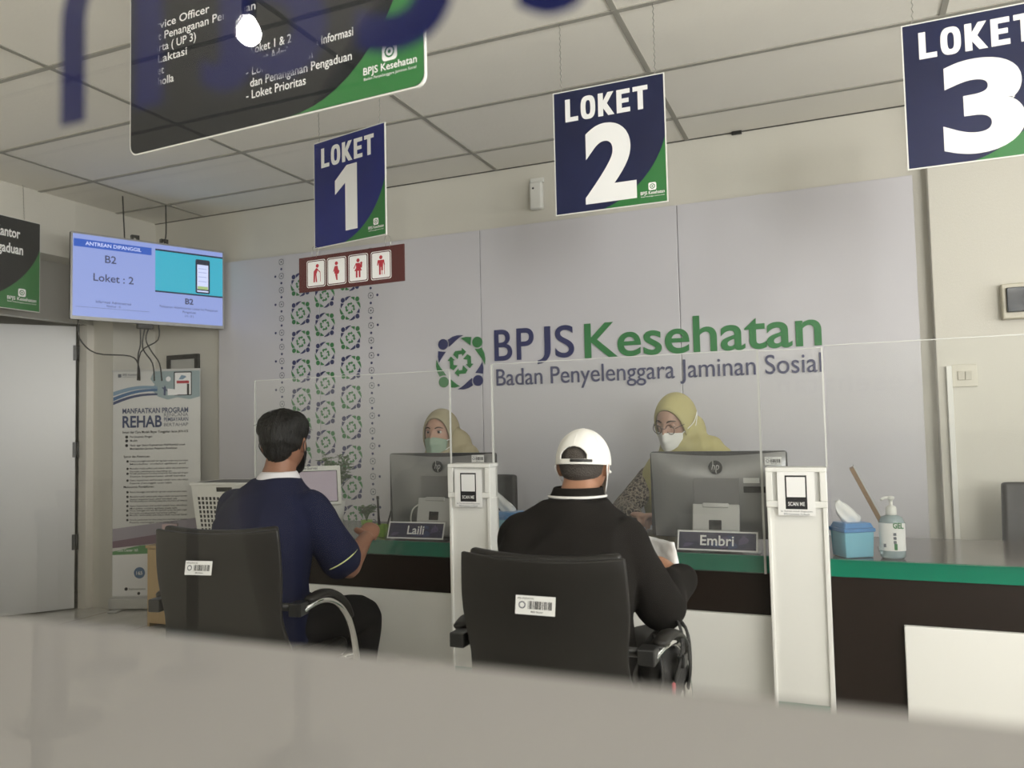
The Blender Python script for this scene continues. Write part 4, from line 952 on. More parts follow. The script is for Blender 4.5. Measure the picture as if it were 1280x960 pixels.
def head_shape(p):
    """moves a point of the unit head (already an ellipsoid) into a face: nose, sockets, jaw"""
    x, y, z = p; X_ = x
    if z < 0:
        k = min(1, -z/.115); x *= 1-.30*k**1.6; y = y*(1-.06*k) + .012*k if y > 0 else y*(1-.42*k**1.3)
    if y > 0:
        g = lambda a, b, sx, sz: math.exp(-((X_-a)/sx)**2-((z-b)/sz)**2)
        y += .026*g(0, -.022, .013, .016)+.014*g(0, .0, .010, .020)-.010*(g(.032, .012, .017, .012)+g(-.032, .012, .017, .012))+.004*(g(.03, .034, .02, .008)+g(-.03, .034, .02, .008))
        y += .007*g(0, -.062, .024, .007)+.006*g(0, -.076, .022, .007)-.003*g(0, -.069, .02, .003)+.008*g(0, -.105, .022, .014)
    return V((x, y, z))
def head(bm, mx, ears=True):
    U, Vn = 56, 44; rings = []
    for i in range(1, Vn):
        th = math.pi*i/Vn
        rings.append([mx @ head_shape((.074*math.sin(th)*math.cos(2*math.pi*k/U), .095*math.sin(th)*math.sin(2*math.pi*k/U), -.115*math.cos(th))) for k in range(U)])
    ringloft(bm, rings)
    if ears:
        for s in (-1, 1):
            m = mx @ Matrix.Translation((s*.080, -.008, -.008)) @ Matrix.Rotation(R(s*24), 4, 'Z') @ Matrix.Rotation(R(10), 4, 'X')
            t2 = BM(); ellip(t2, (0, 0, 0), (.009, .019, .032), None, 14, 10)
            for v in t2.verts: v.co = m @ v.co
            t2.verts.index_update(); mp = {v: bm.verts.new(v.co) for v in t2.verts}
            for f in t2.faces: bm.faces.new([mp[v] for v in f.verts])
            t2.free()
def hand(bm, wr, d, bk, curl, side, spread=.10, size=1.0):
    """wrist point, direction of the knuckles, back-of-hand normal, finger curl in degrees per joint, side +1 right -1 left"""
    wr, d, bk = V(wr), V(d).normalized(), V(bk).normalized(); bk = (bk-d*bk.dot(d)).normalized(); ac = d.cross(bk)*side   # ac: towards the little finger for a right hand seen from its back
    S = size
    tube(bm, [wr-d*.02*S, wr+d*.02*S, wr+d*.055*S, wr+d*.088*S], [.027*S, .034*S, .041*S, .038*S], 14, 3, flat=(bk, .42), round_ends=True)
    for off, L_, r in ((-.030, .070, .0088), (-.010, .079, .0092), (.010, .073, .0088), (.029, .057, .0078)):
        p = wr+d*(.082-.006*abs(off)/.03)*S+ac*off*S; dr = (d+ac*off*spread*20*.3).normalized(); pts = [p-dr*.02*S, p]; a = 0
        for q, fr in enumerate((.45, .32, .25)):
            a += R(curl*(.8 if q == 0 else 1)); v = dr*math.cos(a)-bk*math.sin(a); p = p+v*L_*fr*S; pts.append(p)
        tube(bm, pts, [r*S, r*S, r*.95*S, r*.85*S, r*.7*S], 9, 3, round_ends=True)
    p = wr+d*.022*S-ac*.028*S; v1 = (d*.65-ac*.7-bk*.25).normalized(); v2 = (d*.9-ac*.15-bk*.45).normalized()
    tube(bm, [p-v1*.012*S, p+v1*.03*S, p+v1*.03*S+v2*.032*S, p+v1*.03*S+v2*.056*S], [.014*S, .0125*S, .0105*S, .008*S], 9, 3, round_ends=True)
def arm(bm, sh, el, wr, r=(.052, .041, .043, .026), grow=0, upto=1.0):
    sh, el, wr = V(sh), V(el), V(wr)
    pts = [sh, sh.lerp(el, .5), el, el.lerp(wr, .35), wr]; rr = [r[0], (r[0]+r[1])/2, r[1], r[2], r[3]]
    if upto < 1: pts = pts[:2]+[sh.lerp(el, upto)]; rr = [r[0], (r[0]+r[1])/2, r[1]]
    tube(bm, pts, [q+grow for q in rr], 16, 5, round_ends=True)
def leg(bm, hip, kn, an, grow=0, r=(.082, .058, .056, .04)):
    hip, kn, an = V(hip), V(kn), V(an)
    tube(bm, [hip, hip.lerp(kn, .5), kn, kn.lerp(an, .35), an], [r[0]+grow, (r[0]+r[1])/2+.006+grow, r[1]+grow, r[2]+grow, r[3]+grow], 18, 5, round_ends=True)
def shoe(parent, an, fwd, m):
    an = V(an); f = V(fwd).normalized(); bm = BM()
    tube(bm, [an+V((0, 0, .0))-f*.035, an-f*.04+V((0, 0, -.045)), an+f*.05+V((0, 0, -.045)), an+f*.13+V((0, 0, -.055)), an+f*.18+V((0, 0, -.062))], [.038, .036, .042, .043, .026], 14, 4, round_ends=True)
    for v in bm.verts: v.co.z = max(v.co.z, .004)
    obj('shoe', bm, m, parent, smooth=True)
def hmx(c, yaw=0, pitch=0, roll=0):
    return Matrix.Translation(c) @ Euler((R(pitch), R(roll), R(yaw)), 'XYZ').to_matrix().to_4x4()
def eyes(parent, mx, shut=.35, brow=True):
    for s in (-1, 1):
        bm = BM(); c = mx @ V((s*.031, .0735, .011)); q = mx.to_3x3()
        ellip(bm, (0, 0, 0), (.0125, .0115, .0115), None, 20, 14)
        for v in bm.verts:
            v.co = mx @ (v.co+V((s*.031, .0735, .011)))
        for f in bm.faces:
            d = q.inverted() @ (f.calc_center_median()-c); f.smooth = True
            if d.y > .0088 and abs(d.x) < .007 and d.z < .006: f.material_index = 1
        obj('eye', bm, [EYEW, INKK], parent)
        # eyelids: upper and lower shell about the eyeball
        bm = BM(); n = 14; rows = []
        for j in range(7):
            b = R(95-(95-(38-90*shut))*j/6); rows.append([mx @ (V((s*.031, .0735, .011))+V((.0142*math.sin(R(-80+160*i/n))*math.cos(b)*1.0, .0132*math.cos(R(-80+160*i/n))*math.cos(b), .0132*math.sin(b)))) for i in range(n+1)])
        ringloft(bm, rows, cap=False, closed=False)
        rows = []
        for j in range(4):
            b = R(-95+(95-28)*j/3); rows.append([mx @ (V((s*.031, .0735, .011))+V((.0142*math.sin(R(-80+160*i/n))*math.cos(b), .0132*math.cos(R(-80+160*i/n))*math.cos(b), .0132*math.sin(b)))) for i in range(n+1)])
        ringloft(bm, rows, cap=False, closed=False)
        obj('eyelid', bm, SKINL, parent, fix=True)
        bm = BM(); tube(bm, [mx @ V((s*(.031+.0145*math.sin(R(a))), .0735+.0142*math.cos(R(a))*math.cos(R(38-90*shut)), .011+.0132*math.sin(R(38-90*shut)))) for a in (-70, -35, 0, 35, 70)], .0011, 5, 2); obj('eyelash', bm, INKK, parent)
        if brow:
            bm = BM(); tube(bm, [mx @ V((s*.014, .092, .030)), mx @ V((s*.028, .089, .037)), mx @ V((s*.042, .079, .035)), mx @ V((s*.050, .068, .030))], [.0025, .0036, .003, .0012], 8, 3); obj('eyebrow', bm, mat('brow_brown', (.05, .03, .02), .8), parent)
def mask(parent, mx, m, strap_m, straps=()):
    bm = BM(); nu, nv = 22, 14; rows = []
    for j in range(nv+1):
        v = j/nv; row = []
        for i in range(nu+1):
            u = -1+2*i/nu; az = R(64*u)
            ztop = -.013-.020*abs(u)**1.3; zb = -.112+.030*abs(u)**1.5; z = ztop+(zb-ztop)*v
            k = min(1, -z/.115); wx = .079*(1-.27*k**1.6); x = wx*math.sin(az)
            y = .098*math.cos(az)*(1-.05*k)+.010*k+.022*math.exp(-(u/.22)**2)*math.exp(-((v-.30)/.42)**2)+.004+.0015*math.sin(v*math.pi*6)*(1-abs(u))
            row.append(mx @ V((x, y, z)))
        rows.append(row)
    ringloft(bm, rows, cap=False, closed=False); o = obj('face_mask', bm, m, parent, fix=False); so = o.modifiers.new('t', 'SOLIDIFY'); so.thickness = .002
    for pts in straps:
        bm = BM(); tube(bm, [mx @ V(p) for p in pts], .0021, 6, 4); obj('mask_strap', bm, strap_m, o)
EAR = [[(s*.067, .043, -.035), (s*.083, .01, -.012), (s*.089, -.018, .008), (s*.090, -.03, -.012), (s*.083, -.005, -.04), (s*.064, .04, -.082)] for s in (-1, 1)]

def finish(parent, bm, m, name, loc, voxel=None, smooth=4, wr=None):
    if voxel: bm = remeshed(bm, voxel, smooth)
    if wr: wrinkle(bm, *wr)
    for v in bm.verts: v.co -= loc
    return obj(name, bm, m, parent, fix=False)

# ---- customer in the navy polo shirt at the first desk
def man_navy():
    loc = V((-2.07, 2.43, 0)); t = thing('person', 'person with black hair in a navy short sleeved shirt seated at the Laili desk', 'person', loc)
    H = V((-2.035, 2.525, 1.19)); mx = hmx(H, 13, -6, 0)
    tr = [(-2.07, 2.43, .47, .16, .12), (-2.07, 2.42, .56, .165, .125), (-2.067, 2.415, .68, .155, .11), (-2.06, 2.42, .80, .165, .115), (-2.05, 2.44, .90, .178, .122), (-2.045, 2.46, .965, .165, .105), (-2.042, 2.47, 1.005, .125, .088), (-2.04, 2.477, 1.04, .085, .07), (-2.038, 2.487, 1.07, .062, .058), (-2.036, 2.50, 1.11, .054, .056), (-2.036, 2.51, 1.15, .05, .054)]
    RS, RE, RW = (-1.885, 2.475, .945), (-1.795, 2.575, .725), (-1.868, 2.82, .80)
    LS, LE, LW = (-2.21, 2.46, .95), (-2.30, 2.54, .70), (-2.16, 2.84, .79)
    bm = BM(); head(bm, mx); torso(bm, tr, R(3)); arm(bm, RS, RE, RW); arm(bm, LS, LE, LW)
    hand(bm, V(RW), (-.25, .75, .25), (.5, -.3, .8), 48, 1); hand(bm, V(LW), (.3, .9, -.1), (0, 0, 1), 25, -1)
    for hip, kn, an in LEGS1: leg(bm, hip, kn, an)
    finish(t, bm, SKINB, 'body', loc, .0042, 3)
    bm = BM(); torso(bm, tr[:8]+[(-2.038, 2.483, 1.062, .068, .062)], R(3), grow=.020)
    arm(bm, RS, RE, RW, (.056, .056, 0, 0), .016, .84); arm(bm, LS, LE, LW, (.056, .056, 0, 0), .016, .84)
    finish(t, bm, SHIRT, 'shirt', loc, .008, 5, (.007, 6.5, (1.2, 1.2, .5), 1))
    for S, E in ((RS, RE), (LS, LE)):   # pale piping on the cuffs
        S, E = V(S), V(E); c = S.lerp(E, .835); d = (E-S).normalized(); a = d.orthogonal().normalized(); b = d.cross(a)
        bm = BM(); pts = [c-loc+(a*math.cos(k*math.pi/12)+b*math.sin(k*math.pi/12))*.0715 for k in range(25)]; tube(bm, pts, .0028, 6, 1); obj('cuff_piping', bm, mat('piping_lime', (.62, .66, .30), .7), t)
    # white collar
    bm = BM(); rows = []
    for z, r in ((1.050, .086), (1.068, .078), (1.082, .069), (1.087, .064)):
        rows.append([V((-2.038+r*math.cos(k*math.pi/16), 2.486+(z-1.05)*.25+r*.98*math.sin(k*math.pi/16), z)) for k in range(32)])
    ringloft(bm, rows, cap=False); o = finish(t, bm, mat('collar_white', (.68, .66, .68), .8), 'collar', loc); so = o.modifiers.new('t', 'SOLIDIFY'); so.thickness = .003
    bm = BM(); torso(bm, [(-2.07, 2.44, .455, .172, .14), (-2.07, 2.43, .50, .178, .142), (-2.07, 2.425, .56, .172, .13)], 0, grow=.004)
    for hip, kn, an in LEGS1: leg(bm, hip, kn, an, .013)
    finish(t, bm, TROUS, 'trousers', loc, .009, 5, (.003, 8, (1, .5, 1), 2))
    for hip, kn, an in LEGS1: shoe(t, V(an)-loc, (.05, 1, 0), BLACKP)
    # hair: full on top, short at the nape
    bm = BM()
    for c, r in (((0, -.020, .026), (.084, .094, .107)), ((0, -.056, -.030), (.064, .045, .052)), ((0, .03, .075), (.06, .05, .042)), ((.045, -.02, .06), (.05, .075, .06)), ((-.045, -.02, .06), (.05, .075, .06))): ellip(bm, c, r, None, 28, 20)
    bm = remeshed(bm, .006, 6)
    bm.normal_update()
    for v in bm.verts:
        k = max(0, -.005-v.co.z)/.075
        if k: v.co.x *= 1-.30*k; v.co.y = (v.co.y+.03)*(1-.16*k)-.03
        p = v.co; a = math.atan2(p.x, p.y+.02); n = .45*noise.noise(V((a*5, p.z*14, 1)))+.7*noise.noise(V((a*26, p.z*12, 5)))+.4*noise.noise(V((a*60, p.z*14, 9)))
        v.co = p+v.normal*.0065*n
    for v in bm.verts: v.co = mx @ v.co
    random.seed(11)
    for k in range(70):   # loose strands
        a = random.uniform(0, 6.28); th = random.uniform(.15, 1.25); d = V((math.sin(th)*math.cos(a)*.085, math.sin(th)*math.sin(a)*.095-.02, .026+.108*math.cos(th)))
        tn = V((math.cos(a+.6), math.sin(a+.6), -.5)).normalized()
        tube(bm, [mx @ (d*.98), mx @ (d*1.03+tn*.018), mx @ (d*1.035+tn*.036)], [.0012, .0011, .0004], 4, 2)
    finish(t, bm, HAIR, 'hair', loc)
    mxl = Matrix.Translation(-loc) @ mx; mask(t, mxl, mat('mask_charcoal', (.02, .02, .022), .8), mat('mask_charcoal', (.02, .02, .022), .8), EAR)
    eyes2(t, mxl, SKINB); t.location += V((.065, -.076, 0))
def eyes2(t, mx, sk):
    for s in (-1, 1):
        bm = BM(); ellip(bm, (0, 0, 0), (.0125, .0115, .0115), None, 14, 10)
        for v in bm.verts: v.co = mx @ (v.co+V((s*.031, .0735, .011)))
        obj('eye', bm, EYEW, t, smooth=True)
LEGS1 = (((-1.975, 2.45, .525), (-1.915, 2.86, .475), (-1.90, 2.78, .085)), ((-2.165, 2.45, .525), (-2.20, 2.86, .475), (-2.19, 2.80, .085)))
man_navy()

# ---- customer in the white cap at the second desk
LEGS2 = (((-.665, 2.24, .53), (-.60, 2.66, .475), (-.60, 2.58, .085)), ((-.865, 2.24, .53), (-.90, 2.66, .475), (-.90, 2.62, .085)))
def man_cap():
    loc = V((-.765, 2.22, 0)); t = thing('person', 'person in a white baseball cap and black jacket, seated at the Embri desk holding paper', 'person', loc)
    H = V((-.742, 2.335, 1.112)); mx = hmx(H, -2, -10, 0) @ Matrix.Scale(.93, 4)
    tr = [(-.765, 2.22, .47, .165, .125), (-.765, 2.215, .56, .172, .13), (-.765, 2.205, .68, .168, .12), (-.763, 2.20, .79, .178, .125), (-.76, 2.215, .865, .178, .128), (-.755, 2.235, .925, .165, .11), (-.752, 2.25, .965, .125, .09), (-.751, 2.262, .99, .09, .075), (-.75, 2.275, 1.012, .068, .062), (-.747, 2.30, 1.04, .056, .058), (-.745, 2.32, 1.075, .052, .056)]
    RS, RE, RW = (-.597, 2.235, .895), (-.515, 2.33, .70), (-.492, 2.54, .745)
    LS, LE, LW = (-.910, 2.235, .90), (-.955, 2.36, .67), (-.85, 2.62, .77)
    bm = BM(); head(bm, mx); torso(bm, tr, 0); arm(bm, RS, RE, RW); arm(bm, LS, LE, LW)
    hand(bm, V(RW), (-.80, .5, .42), (.2, .1, .95), 30, 1); hand(bm, V(LW), (.7, .7, .05), (-.3, .1, .95), 32, -1)
    for hip, kn, an in LEGS2: leg(bm, hip, kn, an)
    finish(t, bm, SKIN, 'body', loc, .0042, 3)
    bm = BM(); torso(bm, tr[:8]+[(-.75, 2.27, 1.012, .068, .064)], 0, grow=.022)
    arm(bm, RS, RE, RW, (.056, .048, .043, .032), .015); arm(bm, LS, LE, LW, (.056, .048, .043, .032), .015)
    finish(t, bm, JACKET, 'jacket', loc, .008, 5, (.011, 5.5, (1.3, 1.3, .5), 3))
    bm = BM(); rows = []
    for z, r in ((1.015, .088), (1.035, .080), (1.048, .0765), (1.050, .072)):
        rows.append([V((-.749+r*math.cos(k*math.pi/16), 2.277+(z-1.01)*.5+r*.98*math.sin(k*math.pi/16), z)) for k in range(32)])
    ringloft(bm, rows, cap=False); o = finish(t, bm, JACKET, 'collar', loc); so = o.modifiers.new('t', 'SOLIDIFY'); so.thickness = .004
    bm = BM(); rows = []
    for z, r in ((1.021, .0885), (1.027, .0865)): rows.append([V((-.749+r*math.cos(k*math.pi/16), 2.277+(z-1.01)*.5+r*.98*math.sin(k*math.pi/16), z)) for k in range(32)])
    ringloft(bm, rows, cap=False); o = finish(t, bm, mat('collar_stripe', (.75, .74, .72), .8), 'collar_stripe', loc); so = o.modifiers.new('t', 'SOLIDIFY'); so.thickness = .003; so.offset = 1
    W_, E_ = V(RW), V(RE); d = (W_-E_).normalized(); a = d.orthogonal().normalized(); b = d.cross(a)
    bm = BM(); tube(bm, [W_-d*.012-loc+(a*math.cos(k*math.pi/12)+b*math.sin(k*math.pi/12))*.043 for k in range(25)], .004, 6, 1); obj('cuff_trim', bm, mat('cuff_white', (.7, .69, .67), .8), t)
    bm = BM(); torso(bm, [(-.765, 2.23, .455, .178, .145), (-.765, 2.225, .51, .182, .145), (-.765, 2.22, .56, .178, .135)], 0, grow=.004)
    for hip, kn, an in LEGS2: leg(bm, hip, kn, an, .016)
    finish(t, bm, GTROUS, 'trousers', loc, .009, 5, (.004, 8, (1, .5, 1), 4))
    for hip, kn, an in LEGS2: shoe(t, V(an)-loc, (.0, 1, 0), BLACKP)
    bm = BM()
    for c, r in (((0, -.014, .020), (.079, .089, .100)), ((0, -.058, -.026), (.054, .034, .034))): ellip(bm, c, r, None, 24, 18)
    bm = remeshed(bm, .006, 5)
    for v in bm.verts: v.co = mx @ (v.co+V((0, 0, 0)))
    finish(t, bm, HAIRG, 'hair', loc)
    # cap
    mxl = Matrix.Translation(-loc) @ mx @ Matrix.Translation((0, -.006, .006)) @ Matrix.Rotation(R(5), 4, 'X')
    rx, ry, rz = .087, .105, .108
    def cp(th, ph, k=1.0): return mxl @ V((rx*k*math.sin(th)*math.cos(ph), ry*k*math.sin(th)*math.sin(ph), .004+rz*k*math.cos(th)))
    bm = BM(); NU, NV = 180, 74; vs = {}
    def cv(i, j):
        i %= NU
        if (i, j) not in vs:
            th = R(2+93*j/NV); ph = 2*math.pi*i/NU; k = 1+.006*math.cos(6*ph)*math.sin(th); vs[(i, j)] = bm.verts.new(cp(th, ph, k))
        return vs[(i, j)]
    for j in range(NV):
        for i in range(NU):
            th = 2+93*(j+.5)/NV; dp = ((i+.5)/NU*360-270+180) % 360-180
            if abs(dp) < 30 and 64+14*(abs(dp)/30)**2.5 < th < 86: continue
            bm.faces.new((cv(i, j), cv(i+1, j), cv(i+1, j+1), cv(i, j+1))).smooth = True
    o = obj('cap', bm, CAPW, t); so = o.modifiers.new('t', 'SOLIDIFY'); so.thickness = .003; so.offset = 1
    bm = BM(); rows = []
    for j in range(7):
        row = []
        for i in range(25):
            ph = R(90-58+116*i/24); u = j/6; e = .062*math.cos((i/24-.5)*math.pi)**.6*u if 0 < i < 24 else 0
            p = V((rx*math.cos(ph)*(1+.02*u), ry*math.sin(ph)+e, .004-rz*.06-.010*u-.018*(2*i/24-1)**2)); row.append(mxl @ p)
        rows.append(row)
    ringloft(bm, rows, cap=False, closed=False); b = obj('brim', bm, CAPW, o); so = b.modifiers.new('t', 'SOLIDIFY'); so.thickness = .004
    bm = BM(); ellip(bm, cp(0, 0, 1.01), (.007, .007, .004), None, 12, 8); obj('button', bm, CAPW, o)
    for k in range(6):
        ph = R(30+60*k); bm = BM()
        tube(bm, [cp(R(a), ph, 1.028 if a > 0 else 1.02) for a in (4, 20, 40, 60 if k != 4 else 50, 92 if k != 4 else 62)], .0010, 5, 3); obj('seam', bm, CAPW, o)
    bm = BM(); tube(bm, [cp(R(89), R(270+a), 1.035) for a in (-4, 8, 20, 32, 40)], .0045, 8, 2, flat=((0, -1, .1), .5)); obj('strap', bm, BLACKP, o)
    mxl = Matrix.Translation(-loc) @ mx; mask(t, mxl, MASKW, PAPER, EAR); eyes2(t, mxl, SKIN)
man_cap()

# paper in the right hand, bag over the chair arm
t = thing('paper_sheet', 'crumpled translucent white paper held by the person in the white cap', 'paper', (-.575, 2.66, .80))
bm = BM(); rows = []
for j in range(9):
    rows.append([V((-.075+.14*i/10-.02*j/8, .03*math.sin(i*.5)+.012*noise.noise(V((i*.6, j*.6, 2)))*3*.5, -.06+.115*j/8-.012*i/10)) for i in range(11)])
ringloft(bm, rows, cap=False, closed=False); o = obj('sheet', bm, PAPER, t); so = o.modifiers.new('t', 'SOLIDIFY'); so.thickness = .0008
BAGM = mat('bag_nylon', (.020, .019, .018), .7, bump=.2, bump_scale=60)
t = thing('shoulder_bag', 'black nylon bag with red tag at the right arm of the Embri visitor chair', 'bag', (-.515, 2.33, .47))
bm = BM(); ellip(bm, (0, 0, .06), (.065, .13, .10), None, 24, 16); bm = remeshed(bm, .008, 4); wrinkle(bm, .008, 14, (1, 1, 1), 6); obj('pouch', bm, BAGM, t, fix=False)
for pts in (((.055, -.10, .05), (.075, -.08, .13), (.05, -.02, .195), (-.02, .02, .20)), ((.068, .02, .0), (.08, .0, .08), (.06, .05, .16), (.0, .08, .19)), ((.02, -.13, .02), (.03, -.14, .10), (.0, -.1, .17))):
    bm = BM(); tube(bm, pts, .014, 10, 5, flat=((1, 0, .3), .25)); obj('strap', bm, BAGM, t)
bm = BM(); box(bm, .062, .084, -.10, -.055, .085, .12); obj('buckle', bm, BLACKP, t, bevel=.004)
bm = BM(); box(bm, .05, .056, -.125, -.095, .0, .05); obj('tag', bm, mat('tag_red', (.45, .06, .08), .5), t, bevel=.004)

# ---- the two clerks
def clerk(name_label, base, H, yaw, pitch, roll, hij, mk, glasses, body_yaw, RE, RW, LE, LW, straps, shut, cloth, wseed, lumps=(), shz=.93):
    loc = V((base[0], base[1], 0)); t = thing('person', name_label, 'person', loc); H = V(H); mx = hmx(H, yaw, pitch, roll); mxl = Matrix.Translation(-loc) @ mx
    bx, by = base; c = lambda f: (bx+(H.x-bx)*f, by+(H.y-by)*f)
    fy = R(body_yaw)
    tr = [(bx, by, .52, .165, .13), (bx, by, .62, .165, .13), (bx, by, .72, .15, .115), (*c(.1), .82, .16, .125), (*c(.25), shz-.02, .165, .122), (*c(.4), shz+.055, .155, .098), (*c(.55), shz+.10, .10, .075), (*c(.7), shz+.13, .055, .055), (*c(.9), H.z-.07, .048, .052)]
    rv = V((math.cos(fy), math.sin(fy), 0)); sc = V((*c(.4), shz+.035)); RS = sc+rv*.165; LS = sc-rv*.165
    fwd = V((-math.sin(fy), math.cos(fy), 0))
    legs = [((bx+rv.x*s*.09, by+rv.y*s*.09, .57), (bx+rv.x*s*.12+fwd.x*.36, by+rv.y*s*.12+fwd.y*.36, .53), (bx+rv.x*s*.12+fwd.x*.28, by+rv.y*s*.12+fwd.y*.28, .09)) for s in (1, -1)]
    bm = BM(); head(bm, mx, ears=False); torso(bm, tr, fy)
    ar = (.045, .037, .037, .023)
    arm(bm, RS, RE, RW, ar); arm(bm, LS, LE, LW, ar)
    hand(bm, V(RW), V(LW)+fwd*.12-V(RW), (0, .2, 1), 38, 1, size=.9); hand(bm, V(LW), V(RW)+fwd*.10-V(LW), (0, .2, 1), 34, -1, size=.9)
    for l in legs: leg(bm, *l)
    finish(t, bm, SKINL, 'body', loc, .0042, 2)
    bm = BM(); torso(bm, [(bx, by, .50, .19, .16)]+tr[:7], fy, grow=.02); arm(bm, RS, RE, RW, ar, .02); arm(bm, LS, LE, LW, ar, .02)
    for (h, k, a) in legs: leg(bm, h, k, a, .02)
    finish(t, bm, cloth, 'dress', loc, .009, 4, (.003, 9, (1, 1, .5), wseed))
    for l in legs: shoe(t, V(l[2])-loc, fwd, BLACKP)
    # headscarf: shell about the head, open at the face, and a drape over the shoulders
    bm = BM(); n = 48; rows = []
    def rim(ph):
        s = math.sin(ph); return 51-12*max(0, s)+22*max(0, -s)
    for k in range(19):
        row = []
        for i in range(n):
            ph = 2*math.pi*i/n; r0 = R(rim(ph)); f = (k-2)/16
            th = r0+(R(177)-r0)*max(0, f); sc_ = .93 if k == 0 else (1.015 if k == 1 else 1.0+.02*math.exp(-((k-2)/1.5)**2))
            d = V((math.sin(th)*math.cos(ph), math.cos(th), math.sin(th)*math.sin(ph)))
            low = max(0, -d.z); rr = V((.094+.012*low, .128+.02*low, .129+.03*low))
            fold = 1+.012*math.sin(5*th+2*math.cos(ph))*math.sin(th)
            row.append(mx @ (V((d.x*rr.x, d.y*rr.y-.026, d.z*rr.z+.006))*sc_*fold))
        rows.append(row)
    ringloft(bm, rows, cap=False)
    for f in bm.faces: f.smooth = True
    o = finish(t, bm, hij, 'headscarf', loc); so = o.modifiers.new('t', 'SOLIDIFY'); so.thickness = .003; so.offset = -1
    mpt = lambda p: mx @ V(p)
    b0, b1, b2 = mpt((0, -.004, -.075)), mpt((0, .0, -.118)), mpt((0, -.01, -.15))
    dr = [(b0.x, b0.y, b0.z, .066, .072), (b1.x, b1.y, b1.z, .082, .090), (b2.x, b2.y, b2.z, .10, .10), (*c(.55), shz+.125, .155, .125), (*c(.45), shz+.075, .198, .142), (*c(.35), shz+.01, .212, .155), (*c(.25), shz-.07, .212, .16), (*c(.2), shz-.15, .205, .158)]
    b = BM(); torso(b, dr, fy, ex=2.2)
    for ex_, rr_ in lumps: ellip(b, H+V(ex_), rr_)
    b = remeshed(b, .009, 6); wrinkle(b, .007, 7, (1.6, 1.6, .6), wseed+2)
    for v in b.verts: v.co -= loc
    obj('headscarf_drape', b, hij, o, fix=False)
    mask(t, mxl, mk, PAPER, straps)
    eyes(t, mxl, shut)
    if glasses:
        fr = BM()
        for s in (-1, 1):
            tube(fr, [mxl @ V((s*.034+.025*math.cos(a*math.pi/10), .110-.012*abs(math.cos(a*math.pi/10)*.5+.5), .001+.0225*math.sin(a*math.pi/10))) for a in range(21)], .0019, 6, 1)
            tube(fr, [mxl @ V((s*.058, .098, .006)), mxl @ V((s*.078, .05, .008)), mxl @ V((s*.084, .0, .004))], .0018, 6, 2)
        tube(fr, [mxl @ V((-.010, .104, .004)), mxl @ V((0, .112, .007)), mxl @ V((.010, .104, .004))], .0018, 6, 2)
        obj('glasses', fr, mat('glasses_metal', (.12, .08, .06), .3, metal=.8), t, fix=True)
clerk('person in a sand headscarf with a light green face mask, behind the Laili monitor', (-1.96, 3.93), (-2.03, 3.82, 1.205), 180+3, -2, 0, HIJ1, MASKG, False, 180, (-2.20, 3.70, .78), (-2.06, 3.50, .79), (-1.70, 3.70, .78), (-1.86, 3.50, .79),
      [[(-.066, .055, -.035), (-.103, .0, -.012), (-.110, -.05, .018)], [(-.058, .06, -.085), (-.104, .0, -.04), (-.111, -.05, .014)]], .05, mat('dress_grey', (.10, .10, .09), .9), 1, (((.075, .05, -.075), (.085, .085, .105)), ((.11, .04, -.15), (.10, .10, .10))))
clerk('person in an olive headscarf, glasses and white face mask, looking down behind the Embri monitor', (-.70, 3.92), (-.748, 3.79, 1.24), 180+17-34, -20, -3, HIJ2, MASKW, True, 180, (-.985, 3.68, .82), (-.88, 3.46, .835), (-.50, 3.70, .80), (-.74, 3.45, .83),
      [[(-.066, .055, -.035), (-.103, .0, .0), (-.108, -.04, .04)], [(-.058, .06, -.085), (-.104, .0, -.03), (-.109, -.04, .036)]], .62, BATIK, 5, (((.06, .045, -.06), (.085, .085, .10)), ((.10, .03, -.13), (.12, .10, .08)), ((.16, .02, -.165), (.10, .10, .06))))

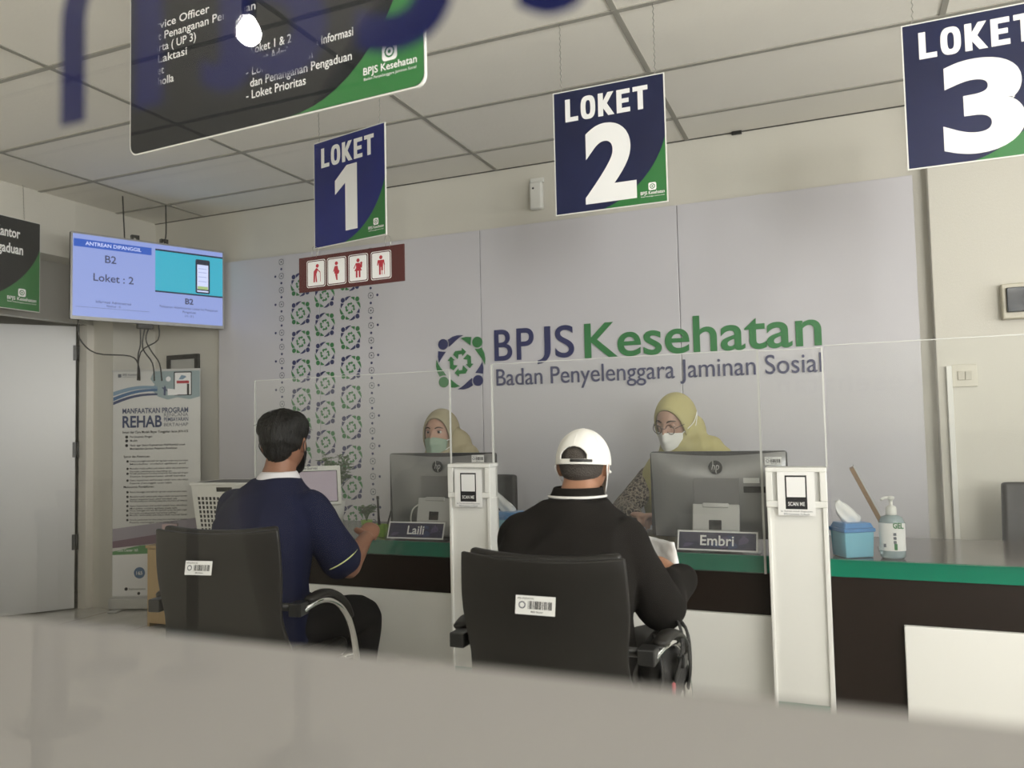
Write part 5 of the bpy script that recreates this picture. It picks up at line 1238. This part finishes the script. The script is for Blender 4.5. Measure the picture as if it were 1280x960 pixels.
# ---------------------------------------------------------------- in front of the camera: glass screen of the waiting area
t = thing('glass_partition', 'clear glass screen across the foreground with blurred blue letters and a frosted lower band', 'glass screen', (0, .3, 0))
bm = BM(); box(bm, -2.6, 1.6, 0, .006, .04, 2.6); obj('pane', bm, GLASS, t)
bm = BM(); box(bm, -2.6, 1.6, -.0008, -.0003, .05, 1.1405); obj('frosted_film', bm, FILM, t)
bm = BM(); textmesh(bm, 'Kesehatan', .20, -.4045, 1.4165, 0, 'RIGHT', .005, mirror=True, y=.0085, height=None, spacing=1.13)
obj('lettering', bm, BLUEF, t, fix=False)
bm = BM()
for a in ((-2.66, -2.6, .0, 2.66), (1.6, 1.66, .0, 2.66), (-2.6, 1.6, 0, .04), (-2.6, 1.6, 2.6, 2.66)): box(bm, a[0], a[1], -.03, .036, a[2], a[3])
obj('frame', bm, ALU, t, bevel=.003)

# behind the camera: queue posts and hanging bulbs that the glass mirrors
POSTM = mat('post_grey', (.16, .16, .155), .4)
for i, (x, y) in enumerate(((-3.15, -1.83), (-3.68, -2.48), (-3.17, -2.58), (-1.906, -1.86), (-2.42, -1.2))):
    q = thing('queue_post', ['grey queue post mirrored farthest left in the glass', 'grey queue post mirrored behind the farthest left one', 'grey queue post mirrored below the left visitor chair', 'grey queue post mirrored at the bottom below the navy shirt', 'thick looking grey queue post mirrored nearest the lower left corner'][i], 'queue post', (x, y, 0), group='queue posts of the waiting area')
    bm = BM(); lathe(bm, [(.17, 0), (.17, .012), (.15, .022), (.035, .035)], 28); obj('foot', bm, POSTM, q)
    bm = BM(); lathe(bm, [(.03, .03), (.03, .95), (.038, .955), (.038, 1.0), (.0, 1.005)][:4], 18); obj('pole', bm, POSTM, q)
BULB = emis('bulb_glow', (1, .97, .92), 380)
for i, (x, y, z) in enumerate(((-1.578, -1.2, 2.448), (1.3, 1.2, 2.45), (2.3, -1.5, 2.4))):
    q = thing('pendant_bulb', ['bare white bulb mirrored in the glass over the charcoal sign', 'bare white bulb under the ceiling near the side window', 'bare white bulb under the ceiling near the street window'][i], 'lamp', (x, y, z), group='bare bulbs hanging from the ceiling')
    bm = BM(); lathe(bm, [(.004, -.062), (.02, -.058), (.032, -.045), (.035, -.028), (.030, -.008), (.018, .012), (.016, .02)], 20); obj('bulb', bm, BULB, q, smooth=True)
    bm = BM(); lathe(bm, [(.019, .018), (.022, .03), (.022, .075), (.008, .09)], 14); tube(bm, [(0, 0, .08), (0, 0, ZC-z)], .004, 6, 1); obj('socket', bm, BLACKP, q)
